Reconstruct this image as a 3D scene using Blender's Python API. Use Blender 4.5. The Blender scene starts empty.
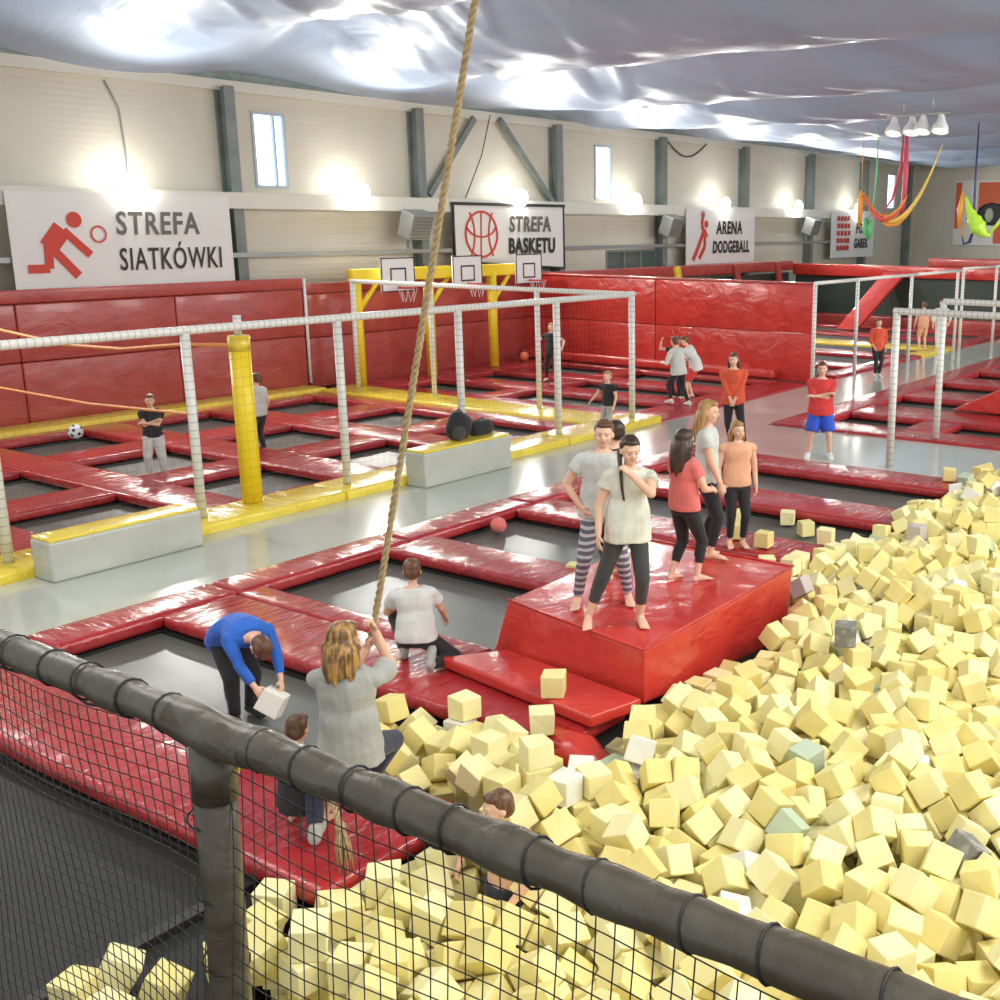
import bpy, bmesh, math, random
from mathutils import Vector, Matrix, Quaternion, noise
V = Vector
PI = math.pi
rnd = random.Random(11)
sc = bpy.context.scene
col = sc.collection

# ------------------------------------------------------------------ camera
def set_camera():
    yaw, pitch, roll = math.radians(33.224), math.radians(-13.698), math.radians(0.305)
    f = V((math.cos(pitch)*math.cos(yaw), math.cos(pitch)*math.sin(yaw), math.sin(pitch)))
    r = V((math.sin(yaw), -math.cos(yaw), 0)); u = r.cross(f)
    r2 = r*math.cos(roll) + u*math.sin(roll); u2 = u*math.cos(roll) - r*math.sin(roll)
    cd = bpy.data.cameras.new('camera'); cd.sensor_width = 36; cd.lens = 1132.02*36/1000
    cd.shift_x = -0.18; cd.clip_start = .05; cd.clip_end = 300
    c = bpy.data.objects.new('camera', cd); col.objects.link(c)
    m = Matrix((r2, u2, -f)).transposed().to_4x4(); m.translation = (0, 0, 3.8)
    c.matrix_world = m; sc.camera = c
set_camera()

# ------------------------------------------------------------------ world, lights, exposure
w = bpy.data.worlds.new('world'); sc.world = w; w.use_nodes = True
w.node_tree.nodes['Background'].inputs[0].default_value = (.93, .96, 1, 1)
w.node_tree.nodes['Background'].inputs[1].default_value = .8
sc.view_settings.view_transform = 'Standard'; sc.view_settings.look = 'None'
sc.view_settings.gamma = 1; sc.view_settings.use_curve_mapping = False
sc.view_settings.exposure = 0.2
def area(loc, sx, sy, power, color=(1, .97, .9), target=None):
    l = bpy.data.lights.new('fill_light', 'AREA'); l.shape = 'RECTANGLE'; l.size = sx; l.size_y = sy
    l.energy = power; l.color = color
    o = bpy.data.objects.new('fill_light', l); o.location = loc; col.objects.link(o)
    if target: o.rotation_euler = (V(target)-V(loc)).to_track_quat('-Z', 'Y').to_euler()
    return o
# added fill lights without fixtures, three aimed to brighten the left wall (the near ones hang above and behind the camera)
area((2, -3, 7.2), 5, 5, 220)
area((6.5, -2, 7.0), 5, 3, 480)
area((13, -3, 6.9), 6, 3, 800, target=(17, 22, 3.6))
area((21, -3, 6.6), 6, 3, 900, target=(27, 22, 3.6))
area((30, -1, 6.3), 8, 3, 1100, target=(42, 22, 3.4))
area((3.5, 9.5, 7.0), 3, 4, 200)
# floodlights of the left wall give their own light in their builder (flood)

# ------------------------------------------------------------------ materials
def mat(name, color, rough=.5, metal=0, bump=None, emit=None, coat=0, spec=.5, var=None, alpha=None, sheen=0):
    """bump=(scale vector, detail, strength, distance); var=(scale, second colour, contrast lo, hi)"""
    m = bpy.data.materials.new(name); m.use_nodes = True
    nt = m.node_tree; b = nt.nodes['Principled BSDF']
    b.inputs['Base Color'].default_value = (*color, 1); b.inputs['Roughness'].default_value = rough
    b.inputs['Metallic'].default_value = metal; b.inputs['Specular IOR Level'].default_value = spec
    b.inputs['Coat Weight'].default_value = coat; b.inputs['Coat Roughness'].default_value = .12
    if sheen: b.inputs['Sheen Weight'].default_value = sheen
    tc = None
    if bump or var:
        tc = nt.nodes.new('ShaderNodeTexCoord')
    if bump:
        s, d, st, di = bump
        mp = nt.nodes.new('ShaderNodeMapping'); mp.inputs['Scale'].default_value = s
        nt.links.new(tc.outputs['Object'], mp.inputs['Vector'])
        n = nt.nodes.new('ShaderNodeTexNoise'); n.inputs['Scale'].default_value = 1; n.inputs['Detail'].default_value = d
        n.inputs['Distortion'].default_value = .6
        nt.links.new(mp.outputs[0], n.inputs['Vector'])
        bp = nt.nodes.new('ShaderNodeBump'); bp.inputs['Strength'].default_value = st; bp.inputs['Distance'].default_value = di
        nt.links.new(n.outputs['Fac'], bp.inputs['Height']); nt.links.new(bp.outputs[0], b.inputs['Normal'])
    if var:
        s, c2, lo, hi = var
        n = nt.nodes.new('ShaderNodeTexNoise'); n.inputs['Scale'].default_value = 1; n.inputs['Detail'].default_value = 4
        mp2 = nt.nodes.new('ShaderNodeMapping'); mp2.inputs['Scale'].default_value = s if isinstance(s, tuple) else (s, s, s)
        nt.links.new(tc.outputs['Object'], mp2.inputs['Vector']); nt.links.new(mp2.outputs[0], n.inputs['Vector'])
        r = nt.nodes.new('ShaderNodeValToRGB'); r.color_ramp.elements[0].position = lo; r.color_ramp.elements[1].position = hi
        r.color_ramp.elements[0].color = (*color, 1); r.color_ramp.elements[1].color = (*c2, 1)
        nt.links.new(n.outputs['Fac'], r.inputs[0]); nt.links.new(r.outputs[0], b.inputs['Base Color'])
    if emit:
        b.inputs['Emission Color'].default_value = (*emit[0], 1); b.inputs['Emission Strength'].default_value = emit[1]
    return m

def vinyl(name, color, c2=None, st=.45, rough=.2, scale=(9, 2.2, 6)):
    m = mat(name, color, rough, bump=(scale, 4, st*1.5, .05), coat=.22, spec=.5, var=(2.2, c2 or tuple(x*.86 for x in color), .4, .65))
    return m

def stripes(name, c1, c2, scale, axis='Z', rough=.6, w=.5, dist=0):
    m = bpy.data.materials.new(name); m.use_nodes = True; nt = m.node_tree; b = nt.nodes['Principled BSDF']
    b.inputs['Roughness'].default_value = rough
    tc = nt.nodes.new('ShaderNodeTexCoord'); wv = nt.nodes.new('ShaderNodeTexWave'); wv.wave_type = 'BANDS'; wv.bands_direction = axis
    wv.inputs['Scale'].default_value = scale; wv.inputs['Distortion'].default_value = dist; wv.inputs['Detail'].default_value = 2
    r = nt.nodes.new('ShaderNodeValToRGB'); r.color_ramp.elements[0].position = w-.06; r.color_ramp.elements[1].position = w+.06
    r.color_ramp.elements[0].color = (*c1, 1); r.color_ramp.elements[1].color = (*c2, 1)
    nt.links.new(tc.outputs['Object'], wv.inputs['Vector']); nt.links.new(wv.outputs['Fac'], r.inputs[0]); nt.links.new(r.outputs[0], b.inputs['Base Color'])
    return m

M = {}
M['red'] = vinyl('red_vinyl', (.44, .032, .034), (.36, .022, .025))
M['redx'] = vinyl('red_vinyl_across', (.44, .032, .034), (.36, .022, .025), scale=(2.2, 9, 6))
M['redwall'] = vinyl('red_wall_vinyl', (.47, .072, .058), (.40, .055, .045), st=.6, rough=.34, scale=(1.3, 1.3, 2.2))
M['redbright'] = vinyl('bright_red_vinyl', (.62, .050, .036), (.54, .038, .03), st=.5, rough=.24, scale=(2.4, 2.4, 3))
M['yellow'] = vinyl('yellow_vinyl', (.88, .70, .07), (.82, .62, .05))
M['grey_vinyl'] = vinyl('grey_vinyl', (.50, .52, .45), (.45, .47, .40), st=.4, rough=.26, scale=(3, 2, 3))
M['walk'] = mat('walkway_vinyl', (.53, .55, .49), .09, bump=((1.3, 1.3, 1), 3, .12, .015), coat=.3, var=(.8, (.49, .51, .46), .4, .65))
M['ground'] = mat('dark_ground', (.05, .05, .045), .8, var=(3, (.03, .03, .03), .4, .6))
M['wall'] = mat('cream_sheet_wall', (.66, .62, .50), .55, var=(.6, (.60, .56, .44), .4, .7))
M['steel'] = mat('grey_green_steel', (.22, .25, .23), .5, var=(2, (.17, .2, .18), .4, .6))
M['beam'] = mat('cream_beam', (.72, .70, .60), .5)
M['silver'] = stripes('silver_tape_wrap', (.74, .74, .68), (.50, .51, .47), 3.1, 'Z', .4, .93, .8)
M['silverx'] = stripes('silver_tape_wrap_x', (.80, .79, .73), (.50, .50, .46), 3.5, 'X', .4, .94, .8)
M['silvery'] = stripes('silver_tape_wrap_y', (.80, .79, .73), (.50, .50, .46), 3.5, 'Y', .4, .94, .8)
M['foampad'] = mat('dark_pad_sleeve', (.062, .050, .030), .42, bump=((8, 8, 8), 3, .5, .03), var=(9, (.09, .08, .055), .4, .7), coat=.2)
M['black'] = mat('black_plastic', (.012, .012, .012), .5)
M['net'] = mat('black_net_cord', (.02, .02, .018), .6)
M['netfar'] = mat('grey_net_cord', (.10, .10, .09), .7)
M['bed'] = mat('trampoline_mesh_sheen', (.085, .095, .08), .36, bump=((14, 14, 14), 2, .12, .01), spec=.8, var=(1.5, (.11, .12, .105), .4, .6))  # lighter than the black mesh: glancing sheen put into the base colour
M['bedblack'] = mat('black_trampoline_mesh', (.016, .017, .015), .55, bump=((14, 14, 14), 2, .12, .01), spec=.25)
M['yel_metal'] = mat('yellow_pad', (.92, .68, .02), .4, bump=((4, 4, 9), 2, .3, .02))
M['white'] = mat('white_board', (.85, .85, .82), .35)
M['banner'] = mat('white_banner_cloth', (.78, .77, .72), .5, bump=((1.5, 1.5, .8), 2, .3, .03))
M['ink'] = mat('black_ink', (.03, .03, .03), .6)
M['inkgrey'] = mat('grey_ink', (.14, .13, .12), .6)
M['inkred'] = mat('red_ink', (.62, .06, .035), .6)
M['orange'] = mat('orange_strap', (.85, .33, .08), .5)
M['glass'] = mat('daylight_pane', (.8, .9, 1), .2, emit=((.72, .85, 1), 2.2))
M['darkglass'] = mat('dark_glass', (.12, .16, .15), .15)
M['frame'] = mat('pale_blue_frame', (.45, .53, .56), .4)
M['heater'] = mat('grey_metal', (.33, .35, .34), .4, metal=.3)
M['lampglow'] = mat('lamp_glow', (1, 1, 1), .4, emit=((1, .98, .92), 45))
M['lampsoft'] = mat('lamp_lens', (.9, .9, .85), .15, emit=((1, .97, .9), 1.2))
M['dark_mesh'] = mat('dark_green_wall_mesh', (.035, .055, .045), .33, var=(.5, (.05, .07, .06), .4, .6))
M['skin'] = mat('skin', (.80, .50, .35), .5, spec=.35, var=(9, (.76, .45, .31), .4, .6))
M['skin2'] = mat('skin_tanned', (.62, .34, .21), .5, spec=.35)
M['eye'] = mat('eye', (.05, .035, .03), .25)
M['eyewhite'] = mat('eye_white', (.75, .72, .68), .3)
M['lip'] = mat('lips', (.55, .17, .14), .45)
def cloth(name, c, r=.85, k=.85): return mat(name, c, r, bump=((9, 9, 7), 3, .5, .02), var=(7, tuple(x*k for x in c), .4, .65), sheen=.15)
def hairm(name, c, c2): return mat(name, c, .42, bump=((40, 40, 5), 3, .7, .01), var=((38, 38, 3), c2, .42, .6))
M['c_white'] = cloth('white_cotton', (.74, .75, .70)); M['c_offwhite'] = cloth('cream_cotton', (.72, .72, .60))
M['c_grey'] = cloth('grey_cotton', (.42, .42, .38)); M['c_lgrey'] = cloth('light_grey_cotton', (.60, .62, .58))
M['c_black'] = cloth('black_cotton', (.018, .018, .02)); M['c_char'] = cloth('charcoal_cotton', (.05, .05, .048))
M['c_navy'] = cloth('navy_cotton', (.03, .035, .06)); M['c_pink'] = cloth('coral_pink_cotton', (.80, .19, .17))
M['c_peach'] = cloth('peach_cotton', (.82, .42, .25)); M['c_blue'] = cloth('royal_blue_cotton', (.02, .13, .55))
M['c_red'] = cloth('red_cotton', (.68, .05, .045)); M['c_orange'] = cloth('orange_red_cotton', (.72, .10, .04))
M['c_shorts'] = cloth('blue_shorts_cloth', (.03, .10, .62)); M['c_violet'] = cloth('violet_cloth', (.28, .17, .62))
M['leggings'] = stripes('striped_leggings', (.12, .12, .17), (.55, .52, .55), 5.0, 'Z', .7, .62, 2.2)
M['h_brown'] = hairm('brown_hair', (.10, .045, .02), (.17, .08, .035)); M['h_dark'] = hairm('dark_hair', (.035, .018, .012), (.07, .035, .02))
M['h_blond'] = hairm('blond_hair', (.45, .27, .09), (.28, .15, .05)); M['h_ombre'] = hairm('brown_and_gold_hair', (.14, .07, .025), (.50, .27, .07))
M['rope'] = mat('hemp_rope', (.46, .34, .17), .85, bump=((60, 60, 60), 3, .6, .01), var=(30, (.36, .26, .13), .4, .6))
M['foam'] = mat('yellow_foam', (.86, .77, .36), .85, bump=((30, 30, 30), 3, .25, .01), var=(3.5, (.83, .72, .29), .4, .7), spec=.2)
M['foam2'] = mat('pale_yellow_foam', (.88, .81, .45), .85, bump=((30, 30, 30), 3, .25, .01), var=(3.5, (.85, .77, .38), .4, .7), spec=.2)
M['foam3'] = mat('deep_yellow_foam', (.82, .71, .29), .85, bump=((30, 30, 30), 3, .25, .01), var=(3.5, (.76, .64, .24), .4, .7), spec=.2)
M['foamwhite'] = mat('white_foam', (.80, .79, .70), .85, spec=.2, bump=((30, 30, 30), 3, .25, .01))
M['foammint'] = mat('mint_foam', (.50, .58, .42), .85, spec=.2, bump=((30, 30, 30), 3, .25, .01))
M['foamgrey'] = mat('grey_foam', (.22, .22, .19), .85, spec=.2, bump=((30, 30, 30), 3, .25, .01), var=(12, (.35, .34, .29), .5, .6))
M['foammauve'] = mat('mauve_grey_foam', (.55, .48, .45), .85, spec=.2)

# ------------------------------------------------------------------ mesh helpers
def obj(name, bm, m, parent=None, smooth=False, loc=None):
    me = bpy.data.meshes.new(name); bm.normal_update(); bm.to_mesh(me); bm.free()
    ms = m if isinstance(m, (list, tuple)) else [m]
    for x in ms: me.materials.append(x)
    if smooth: me.shade_smooth()
    o = bpy.data.objects.new(name, me); col.objects.link(o)
    if parent is not None: o.parent = parent
    if loc is not None: o.location = loc
    return o
def tag(o, label, cat, group=None, kind=None):
    if label: o['label'] = label
    if cat: o['category'] = cat
    if group: o['group'] = group
    if kind: o['kind'] = kind
    return o
def thing(name, loc, label, cat, group=None, rz=0):
    o = bpy.data.objects.new(name, None); o.location = loc; o.rotation_euler = (0, 0, rz); o.empty_display_size = .1
    col.objects.link(o); return tag(o, label, cat, group)
def structure(o): o['kind'] = 'structure'; return o
def box(bm, x0, x1, y0, y1, z0, z1, mi=0, mtx=None):
    vs = [bm.verts.new((x, y, z)) for x in (x0, x1) for y in (y0, y1) for z in (z0, z1)]
    if mtx is not None:
        for v in vs: v.co = mtx @ v.co
    for q in ((0, 1, 3, 2), (4, 6, 7, 5), (0, 4, 5, 1), (2, 3, 7, 6), (0, 2, 6, 4), (1, 5, 7, 3)):
        f = bm.faces.new([vs[i] for i in q]); f.material_index = mi
    return vs
def bevel_all(bm, w, seg=2):
    bmesh.ops.bevel(bm, geom=list(bm.edges), offset=w, segments=seg, profile=.6, affect='EDGES', clamp_overlap=True)
def tube(bm, pts, r, n=8, caps=True, mi=0):
    pts = [V(p) for p in pts]; rings = []
    rs = r if isinstance(r, (list, tuple)) else [r]*len(pts)
    up = None
    for i, p in enumerate(pts):
        t = (pts[min(i+1, len(pts)-1)] - pts[max(i-1, 0)]).normalized()
        if up is None: up = V((0, 0, 1)) if abs(t.z) < .9 else V((1, 0, 0))
        a = t.cross(up).normalized(); b = a.cross(t).normalized(); up = b
        rings.append([bm.verts.new(p + (a*math.cos(k*2*PI/n) + b*math.sin(k*2*PI/n))*rs[i]) for k in range(n)])
    for A, B in zip(rings, rings[1:]):
        for k in range(n):
            f = bm.faces.new((A[k], A[(k+1) % n], B[(k+1) % n], B[k])); f.smooth = True; f.material_index = mi
    if caps:
        bm.faces.new(rings[0][::-1]).material_index = mi; bm.faces.new(rings[-1]).material_index = mi
def ball(bm, c, r, sub=2, mtx=None):
    res = bmesh.ops.create_icosphere(bm, subdivisions=sub, radius=1)
    s = r if isinstance(r, (list, tuple)) else (r, r, r)
    for v in res['verts']:
        p = V((v.co.x*s[0], v.co.y*s[1], v.co.z*s[2]))
        if mtx is not None: p = mtx @ p
        v.co = p + V(c)
    for v in res['verts']:
        for f in v.link_faces: f.smooth = True
def pad(name, x0, x1, y0, y1, z0, z1, m, parent=None, bw=.05, cells=None):
    """a soft upholstered slab with rounded edges"""
    bm = bmesh.new(); box(bm, x0, x1, y0, y1, z0, z1)
    bevel_all(bm, min(bw, (z1-z0)*.45), 3)
    return obj(name, bm, m, parent, smooth=True)
def padt(name, label, cat, x0, x1, y0, y1, z0, z1, m, group=None, bw=.05):
    cx, cy = (x0+x1)/2, (y0+y1)/2
    bm = bmesh.new(); box(bm, x0-cx, x1-cx, y0-cy, y1-cy, 0, z1-z0); bevel_all(bm, min(bw, (z1-z0)*.45), 3)
    o = obj(name, bm, m, None, smooth=True, loc=(cx, cy, z0)); return tag(o, label, cat, group)
ORD = ['first', 'second', 'third', 'fourth', 'fifth', 'sixth', 'seventh', 'eighth', 'ninth', 'tenth']

# ------------------------------------------------------------------ the hall: floor, walkways, walls, ceiling
YW, ZW, XE = 22.5, 6.65, 56.0
bm = bmesh.new(); box(bm, -6, 57, -8, 23, -.62, -.52)
structure(obj('floor', bm, M['ground']))
def slab(name, x0, x1, y0, y1, z0, z1, m):
    bm = bmesh.new(); box(bm, x0, x1, y0, y1, z0, z1); return structure(obj(name, bm, m))
slab('floor_walkway', -4, 56, 10.55, 12.4, -.5, 0, M['walk'])
slab('floor_cross_walkway', 16.55, 19.2, -6, 10.55, -.5, 0, M['walk'])

# sheet ribs on the wall: a fine horizontal bump
def ribbed(m, sc_, st):
    nt = m.node_tree; b = nt.nodes['Principled BSDF']; tc = nt.nodes.new('ShaderNodeTexCoord'); wv = nt.nodes.new('ShaderNodeTexWave')
    wv.bands_direction = 'Z'; wv.inputs['Scale'].default_value = sc_; bp = nt.nodes.new('ShaderNodeBump')
    bp.inputs['Strength'].default_value = st; bp.inputs['Distance'].default_value = .03
    nt.links.new(tc.outputs['Object'], wv.inputs['Vector']); nt.links.new(wv.outputs['Fac'], bp.inputs['Height']); nt.links.new(bp.outputs[0], b.inputs['Normal'])
ribbed(M['wall'], 2.6, .10)
wins = [(16.85, 17.75, 4.54, 6.2), (29.35, 30.25, 4.54, 6.2), (52.2, 53.2, 4.54, 6.2), (29.9, 32.75, 1.6, 2.97)]
bmw = bmesh.new()
us = sorted({-6, 56.2, *[h[0] for h in wins], *[h[1] for h in wins]}); zs = sorted({-.5, ZW, *[h[2] for h in wins], *[h[3] for h in wins]})
for a, b in zip(us, us[1:]):
    for c, d in zip(zs, zs[1:]):
        if any(h[0] <= a and b <= h[1] and h[2] <= c and d <= h[3] for h in wins): continue
        box(bmw, a, b, YW, YW+.15, c, d)
structure(obj('wall_left', bmw, M['wall']))
bm = bmesh.new(); box(bm, XE, XE+.15, -6, YW+.15, -.5, ZW+.4); structure(obj('wall_end', bm, M['wall']))
for i, (a, b, c, d) in enumerate(wins):
    t = structure(bpy.data.objects.new('window_%d' % (i+1), None)); t.location = (a, YW, c); col.objects.link(t)
    W, H = b-a, d-c
    bm = bmesh.new()
    for q in ((0, W, 0, .07), (0, W, H-.07, H), (0, .07, .07, H-.07), (W-.07, W, .07, H-.07)): box(bm, q[0], q[1], -.03, .1, q[2], q[3])
    if i == 0: box(bm, W*.62, W*.68, -.03, .1, .07, H-.07)
    if i == 3:
        box(bm, W*.33, W*.36, -.03, .1, .07, H-.07); box(bm, W*.66, W*.69, -.03, .1, .07, H-.07)
    obj('window_frame', bm, M['frame'] if i < 3 else M['steel'], t)
    bm = bmesh.new(); box(bm, .05, W-.05, .05, .07, .05, H-.05); obj('pane', bm, M['glass'] if i < 3 else M['darkglass'], t)
# steel columns, eaves trim, crane beam, conduit
colx = [10.55, 16.1, 21.65, 27.25, 32.8, 38.35, 43.8, 49.2, 54.4]
for i, x in enumerate(colx):
    bm = bmesh.new()
    box(bm, x-.13, x+.13, YW-.36, YW-.33, -.5, ZW-.02); box(bm, x-.13, x+.13, YW-.05, YW-.005, -.5, ZW-.02); box(bm, x-.02, x+.02, YW-.33, YW-.05, -.5, ZW-.02)
    structure(obj('trim_steel_column', bm, M['steel']))
def beam(name, p, q, w, h, m):
    bm = bmesh.new(); d = V(q)-V(p); L = d.length; box(bm, 0, L, -w/2, w/2, -h/2, h/2)
    o = structure(obj(name, bm, m)); o.location = p; o.rotation_mode = 'QUATERNION'; o.rotation_quaternion = d.to_track_quat('X', 'Z'); return o
slab('trim_eaves', -6, 56, YW-.10, YW-.005, ZW-.10, ZW+.12, M['beam'])
slab('trim_shade_fill', -6, 56, YW, YW+.15, ZW, 8.6, M['steel'])  # added dark slab above the eaves; its tone stands for the shaded gap
slab('trim_crane_beam', -6, 50.5, 22.02, 22.13, 4.08, 4.42, M['beam'])
slab('trim_conduit', 9, 50, 22.0, 22.1, 3.04, 3.14, M['heater'])
beam('trim_brace', (23.8, 22.3, 6.55), (22.0, 22.3, 4.5), .1, .16, M['steel'])
beam('trim_brace', (24.8, 22.3, 6.6), (27.05, 22.3, 4.4), .1, .16, M['steel'])
bm = bmesh.new(); tube(bm, [(24.55, 22.4, 6.7), (24.1, 22.35, 5.6), (23.4, 22.35, 4.45)], .015, 5); tag(obj('cable', bm, M['black']), 'thin dark cable dropping between the two steel braces', 'cable')
bm = bmesh.new(); tube(bm, [(33.2+i*.26, 22.39, 6.58-.5*math.sin(PI*i/10)) for i in range(11)], .025, 6); tag(obj('cable', bm, M['black']), 'dark cable sagging under the ceiling edge above the dodgeball banner', 'cable')
bm = bmesh.new(); tube(bm, [(13.5, 22.46, 6.5), (13.75, 22.46, 6.0), (13.8, 22.46, 5.2), (13.8, 22.46, 4.5)], .018, 5); tag(obj('cable', bm, M['heater']), 'grey cable running down the cream wall above the volleyball banner', 'cable')

# draped sheet ceiling: cloth bellies between the cross cables
bk = [(4, 7.9), (8, 7.6), (13.4, 7.22), (18.9, 6.92), (24.4, 6.74), (30, 6.66), (35.5, 6.56), (41, 6.5), (46.5, 6.44), (52, 6.4), (58, 6.38)]
def base_z(x):
    for (a, za), (b, zb) in zip(bk, bk[1:]):
        if x <= b: return za + (zb-za)*(x-a)/(b-a)
    return bk[-1][1]
def ceil_z(x, y):
    t = ((x-16.1)/5.55) % 1.0
    amp = .8 if x < 27 else .62
    z = base_z(x) + amp*(1-math.sin(PI*t))
    z += .05*noise.noise(V((x*.35+y*.25, y*.5, 1.7))) + .05*noise.noise(V((x*.9+y*.75, (y-x)*.12, 5)))
    fold = noise.noise(V(((x+y*.9)*.55, (x-y)*.10, 9.1)))
    z += .10*max(0, fold-.1)*(1 if y > 9 else .6)
    z -= .11*abs(noise.noise(V(((x+y)*.8, (x-y)*.09, 3.3))))*(1 if y > 8 else .5)
    rg = 1-abs(noise.noise(V((x*.16+y*.10+3, y*.85-x*.22, 7.7))))*2.2
    z -= .085*max(0, rg-.72)/.28*max(.12, min(1, (y-12)/4))*max(.3, min(1, (34-x)/12))
    e = max(0, min(1, (y-18.8)/3.4)); e = e*e*(3-2*e)
    return z*(1-e) + (6.78+.10*math.sin(x*.8)+.12*(1-math.sin(PI*t)))*e
bm = bmesh.new(); xs = [3+.16*i for i in range(332)]; ys = [-4+.16*j for j in range(165)] + [22.38]
g = [[bm.verts.new((x, y, ceil_z(x, y))) for y in ys] for x in xs]
for i in range(len(xs)-1):
    for j in range(len(ys)-1): bm.faces.new((g[i][j], g[i+1][j], g[i+1][j+1], g[i][j+1])).smooth = True
M['ceil'] = mat('draped_ceiling_sheet', (.40, .50, .66), .44, bump=((1.1, .35, .8), 4, .45, .10), spec=.5, var=(.25, (.34, .44, .60), .4, .65))
M['ceil'].node_tree.nodes['Principled BSDF'].inputs['Coat Weight'].default_value = .05
structure(obj('ceiling', bm, M['ceil']))

# ------------------------------------------------------------------ floodlights on the left wall beam
def flood(x, label):
    t = thing('floodlight', (x, 21.9, 4.5), label, 'floodlight', 'wall floodlights along the crane beam')
    bm = bmesh.new(); box(bm, -.19, .19, .0, .09, -.15, .15); bevel_all(bm, .02, 2); obj('housing', bm, M['heater'], t)
    bm = bmesh.new(); box(bm, -.03, .03, .05, .14, -.3, .1); obj('bracket', bm, M['heater'], t)
    bm = bmesh.new(); ball(bm, (0, -.03, 0), (.30, .10, .25), 3); obj('lens', bm, M['lampglow'], t)  # glowing ball oversized to stand for the glare around the lamp
    l = bpy.data.lights.new('flood_light', 'SPOT'); l.energy = 800; l.shadow_soft_size = .16; l.spot_size = math.radians(172); l.spot_blend = .5; l.color = (1, .98, .92)
    o = bpy.data.objects.new('flood_light', l); o.location = (x, 21.72, 4.55); o.rotation_euler = V((0, -1, .02)).to_track_quat('-Z', 'Y').to_euler(); col.objects.link(o)
fl = [(13.55, 'floodlight glaring above the volleyball banner'), (19.3, 'floodlight glaring between the volleyball and basketball banners'), (25.1, 'floodlight glaring over the basketball banner'),
      (30.7, 'floodlight glaring beside the second tall window'), (36.3, 'floodlight glaring over the dodgeball banner'), (42.0, 'floodlight glaring between dodgeball banner and far heater'), (47.7, 'smallest floodlight, over the last wall banner')]
for x, lb in fl: flood(x, lb)
flood(7.8, 'floodlight on the wall beam before the volleyball banner')

# unit heaters under the beam
for x, lb in ((20.95, 'grey unit heater hanging left of the basketball banner'), (32.6, 'grey unit heater hanging before the dodgeball banner'), (43.0, 'grey unit heater hanging after the dodgeball banner')):
    t = thing('unit_heater', (x, 21.75, 3.75), lb, 'heater', 'unit heaters on the left wall')
    mt = Matrix.Rotation(.35, 4, 'X')
    bm = bmesh.new(); box(bm, -.36, .36, -.22, .22, -.33, .33, mtx=mt); bevel_all(bm, .03, 2); obj('casing', bm, M['heater'], t)
    bm = bmesh.new()
    for k in range(7): box(bm, -.3, .3, -.245, -.225, -.28+k*.085, -.25+k*.085, mtx=mt)
    obj('grille', bm, M['steel'], t)
    bm = bmesh.new(); box(bm, -.05, .05, .1, .35, .2, .3); box(bm, -.05, .05, .22, .32, -.6, .3); obj('bracket', bm, M['heater'], t)

# ------------------------------------------------------------------ banners
def text_mesh(name, s, size, m, parent, loc, offset=.012, squash=1.0, shear=0):
    cu = bpy.data.curves.new(name, 'FONT'); cu.body = s; cu.size = size; cu.offset = offset; cu.extrude = .002; cu.shear = shear; cu.space_character = 1.12; cu.resolution_u = 3
    o = bpy.data.objects.new(name, cu); col.objects.link(o)
    dg = bpy.context.evaluated_depsgraph_get(); me = bpy.data.meshes.new_from_object(o.evaluated_get(dg)); bpy.data.objects.remove(o)
    me.transform(Matrix.Rotation(PI/2, 4, 'X') @ Matrix.Diagonal((squash, 1, 1, 1))); me.materials.clear(); me.materials.append(m)
    p = bpy.data.objects.new(name, me); p.location = loc; p.parent = parent; col.objects.link(p); return p
def banner(x0, x1, z0, z1, y, label, group='wall banners', z0b=None, wv=.02, edge=False):
    t = thing('wall_banner', (x0, y, z0), label, 'banner', group)
    bm = bmesh.new(); nx, nz = 24, 10; gg = []
    for k, dy in enumerate((0, .012)):
        gg.append([[bm.verts.new(((x1-x0)*i/nx, dy + wv*math.sin(i*.9)*math.sin(PI*j/nz)*.5, (z1-z0)*j/nz + (0 if z0b is None else (z0b)*(1-i/nx)*(1-j/nz)))) for j in range(nz+1)] for i in range(nx+1)])
    for k in (0, 1):
        G = gg[k]
        for i in range(nx):
            for j in range(nz):
                q = (G[i][j], G[i+1][j], G[i+1][j+1], G[i][j+1]); bm.faces.new(q if k == 0 else q[::-1]).smooth = True
    obj('cloth_sheet', bm, M['banner'], t)
    if edge:
        bm = bmesh.new(); W, H = x1-x0, z1-z0
        zb = z0b or 0
        box(bm, -.05, W+.05, -.03, .03, H-.02, H+.06)
        for (p, q) in (((0, 0, zb), (0, 0, H)), ((W, 0, 0), (W, 0, H)), ((0, 0, zb), (W, 0, 0))):
            tube(bm, [p, q], .035, 6)
        obj('banner_frame', bm, M['ink'], t)
    return t
_sc = [0]
def stroke(bm, pts, w, y=-.03, n=5):
    """a flat brush stroke in the XZ plane"""
    for (a, b) in zip(pts, pts[1:]):
        _sc[0] = (_sc[0]+1) % 7; y = -.022-.0012*_sc[0]
        a, b = V((a[0], 0, a[1])), V((b[0], 0, b[1])); d = (b-a).normalized(); s = V((-d.z, 0, d.x))*w/2
        vs = [bm.verts.new(p + V((0, y, 0))) for p in (a-s, b-s, b+s, a+s)]
        vt = [bm.verts.new(v.co + V((0, .012, 0))) for v in vs]
        bm.faces.new(vs)
        for k in range(4): bm.faces.new((vs[k], vt[k], vt[(k+1) % 4], vs[(k+1) % 4]))
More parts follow.
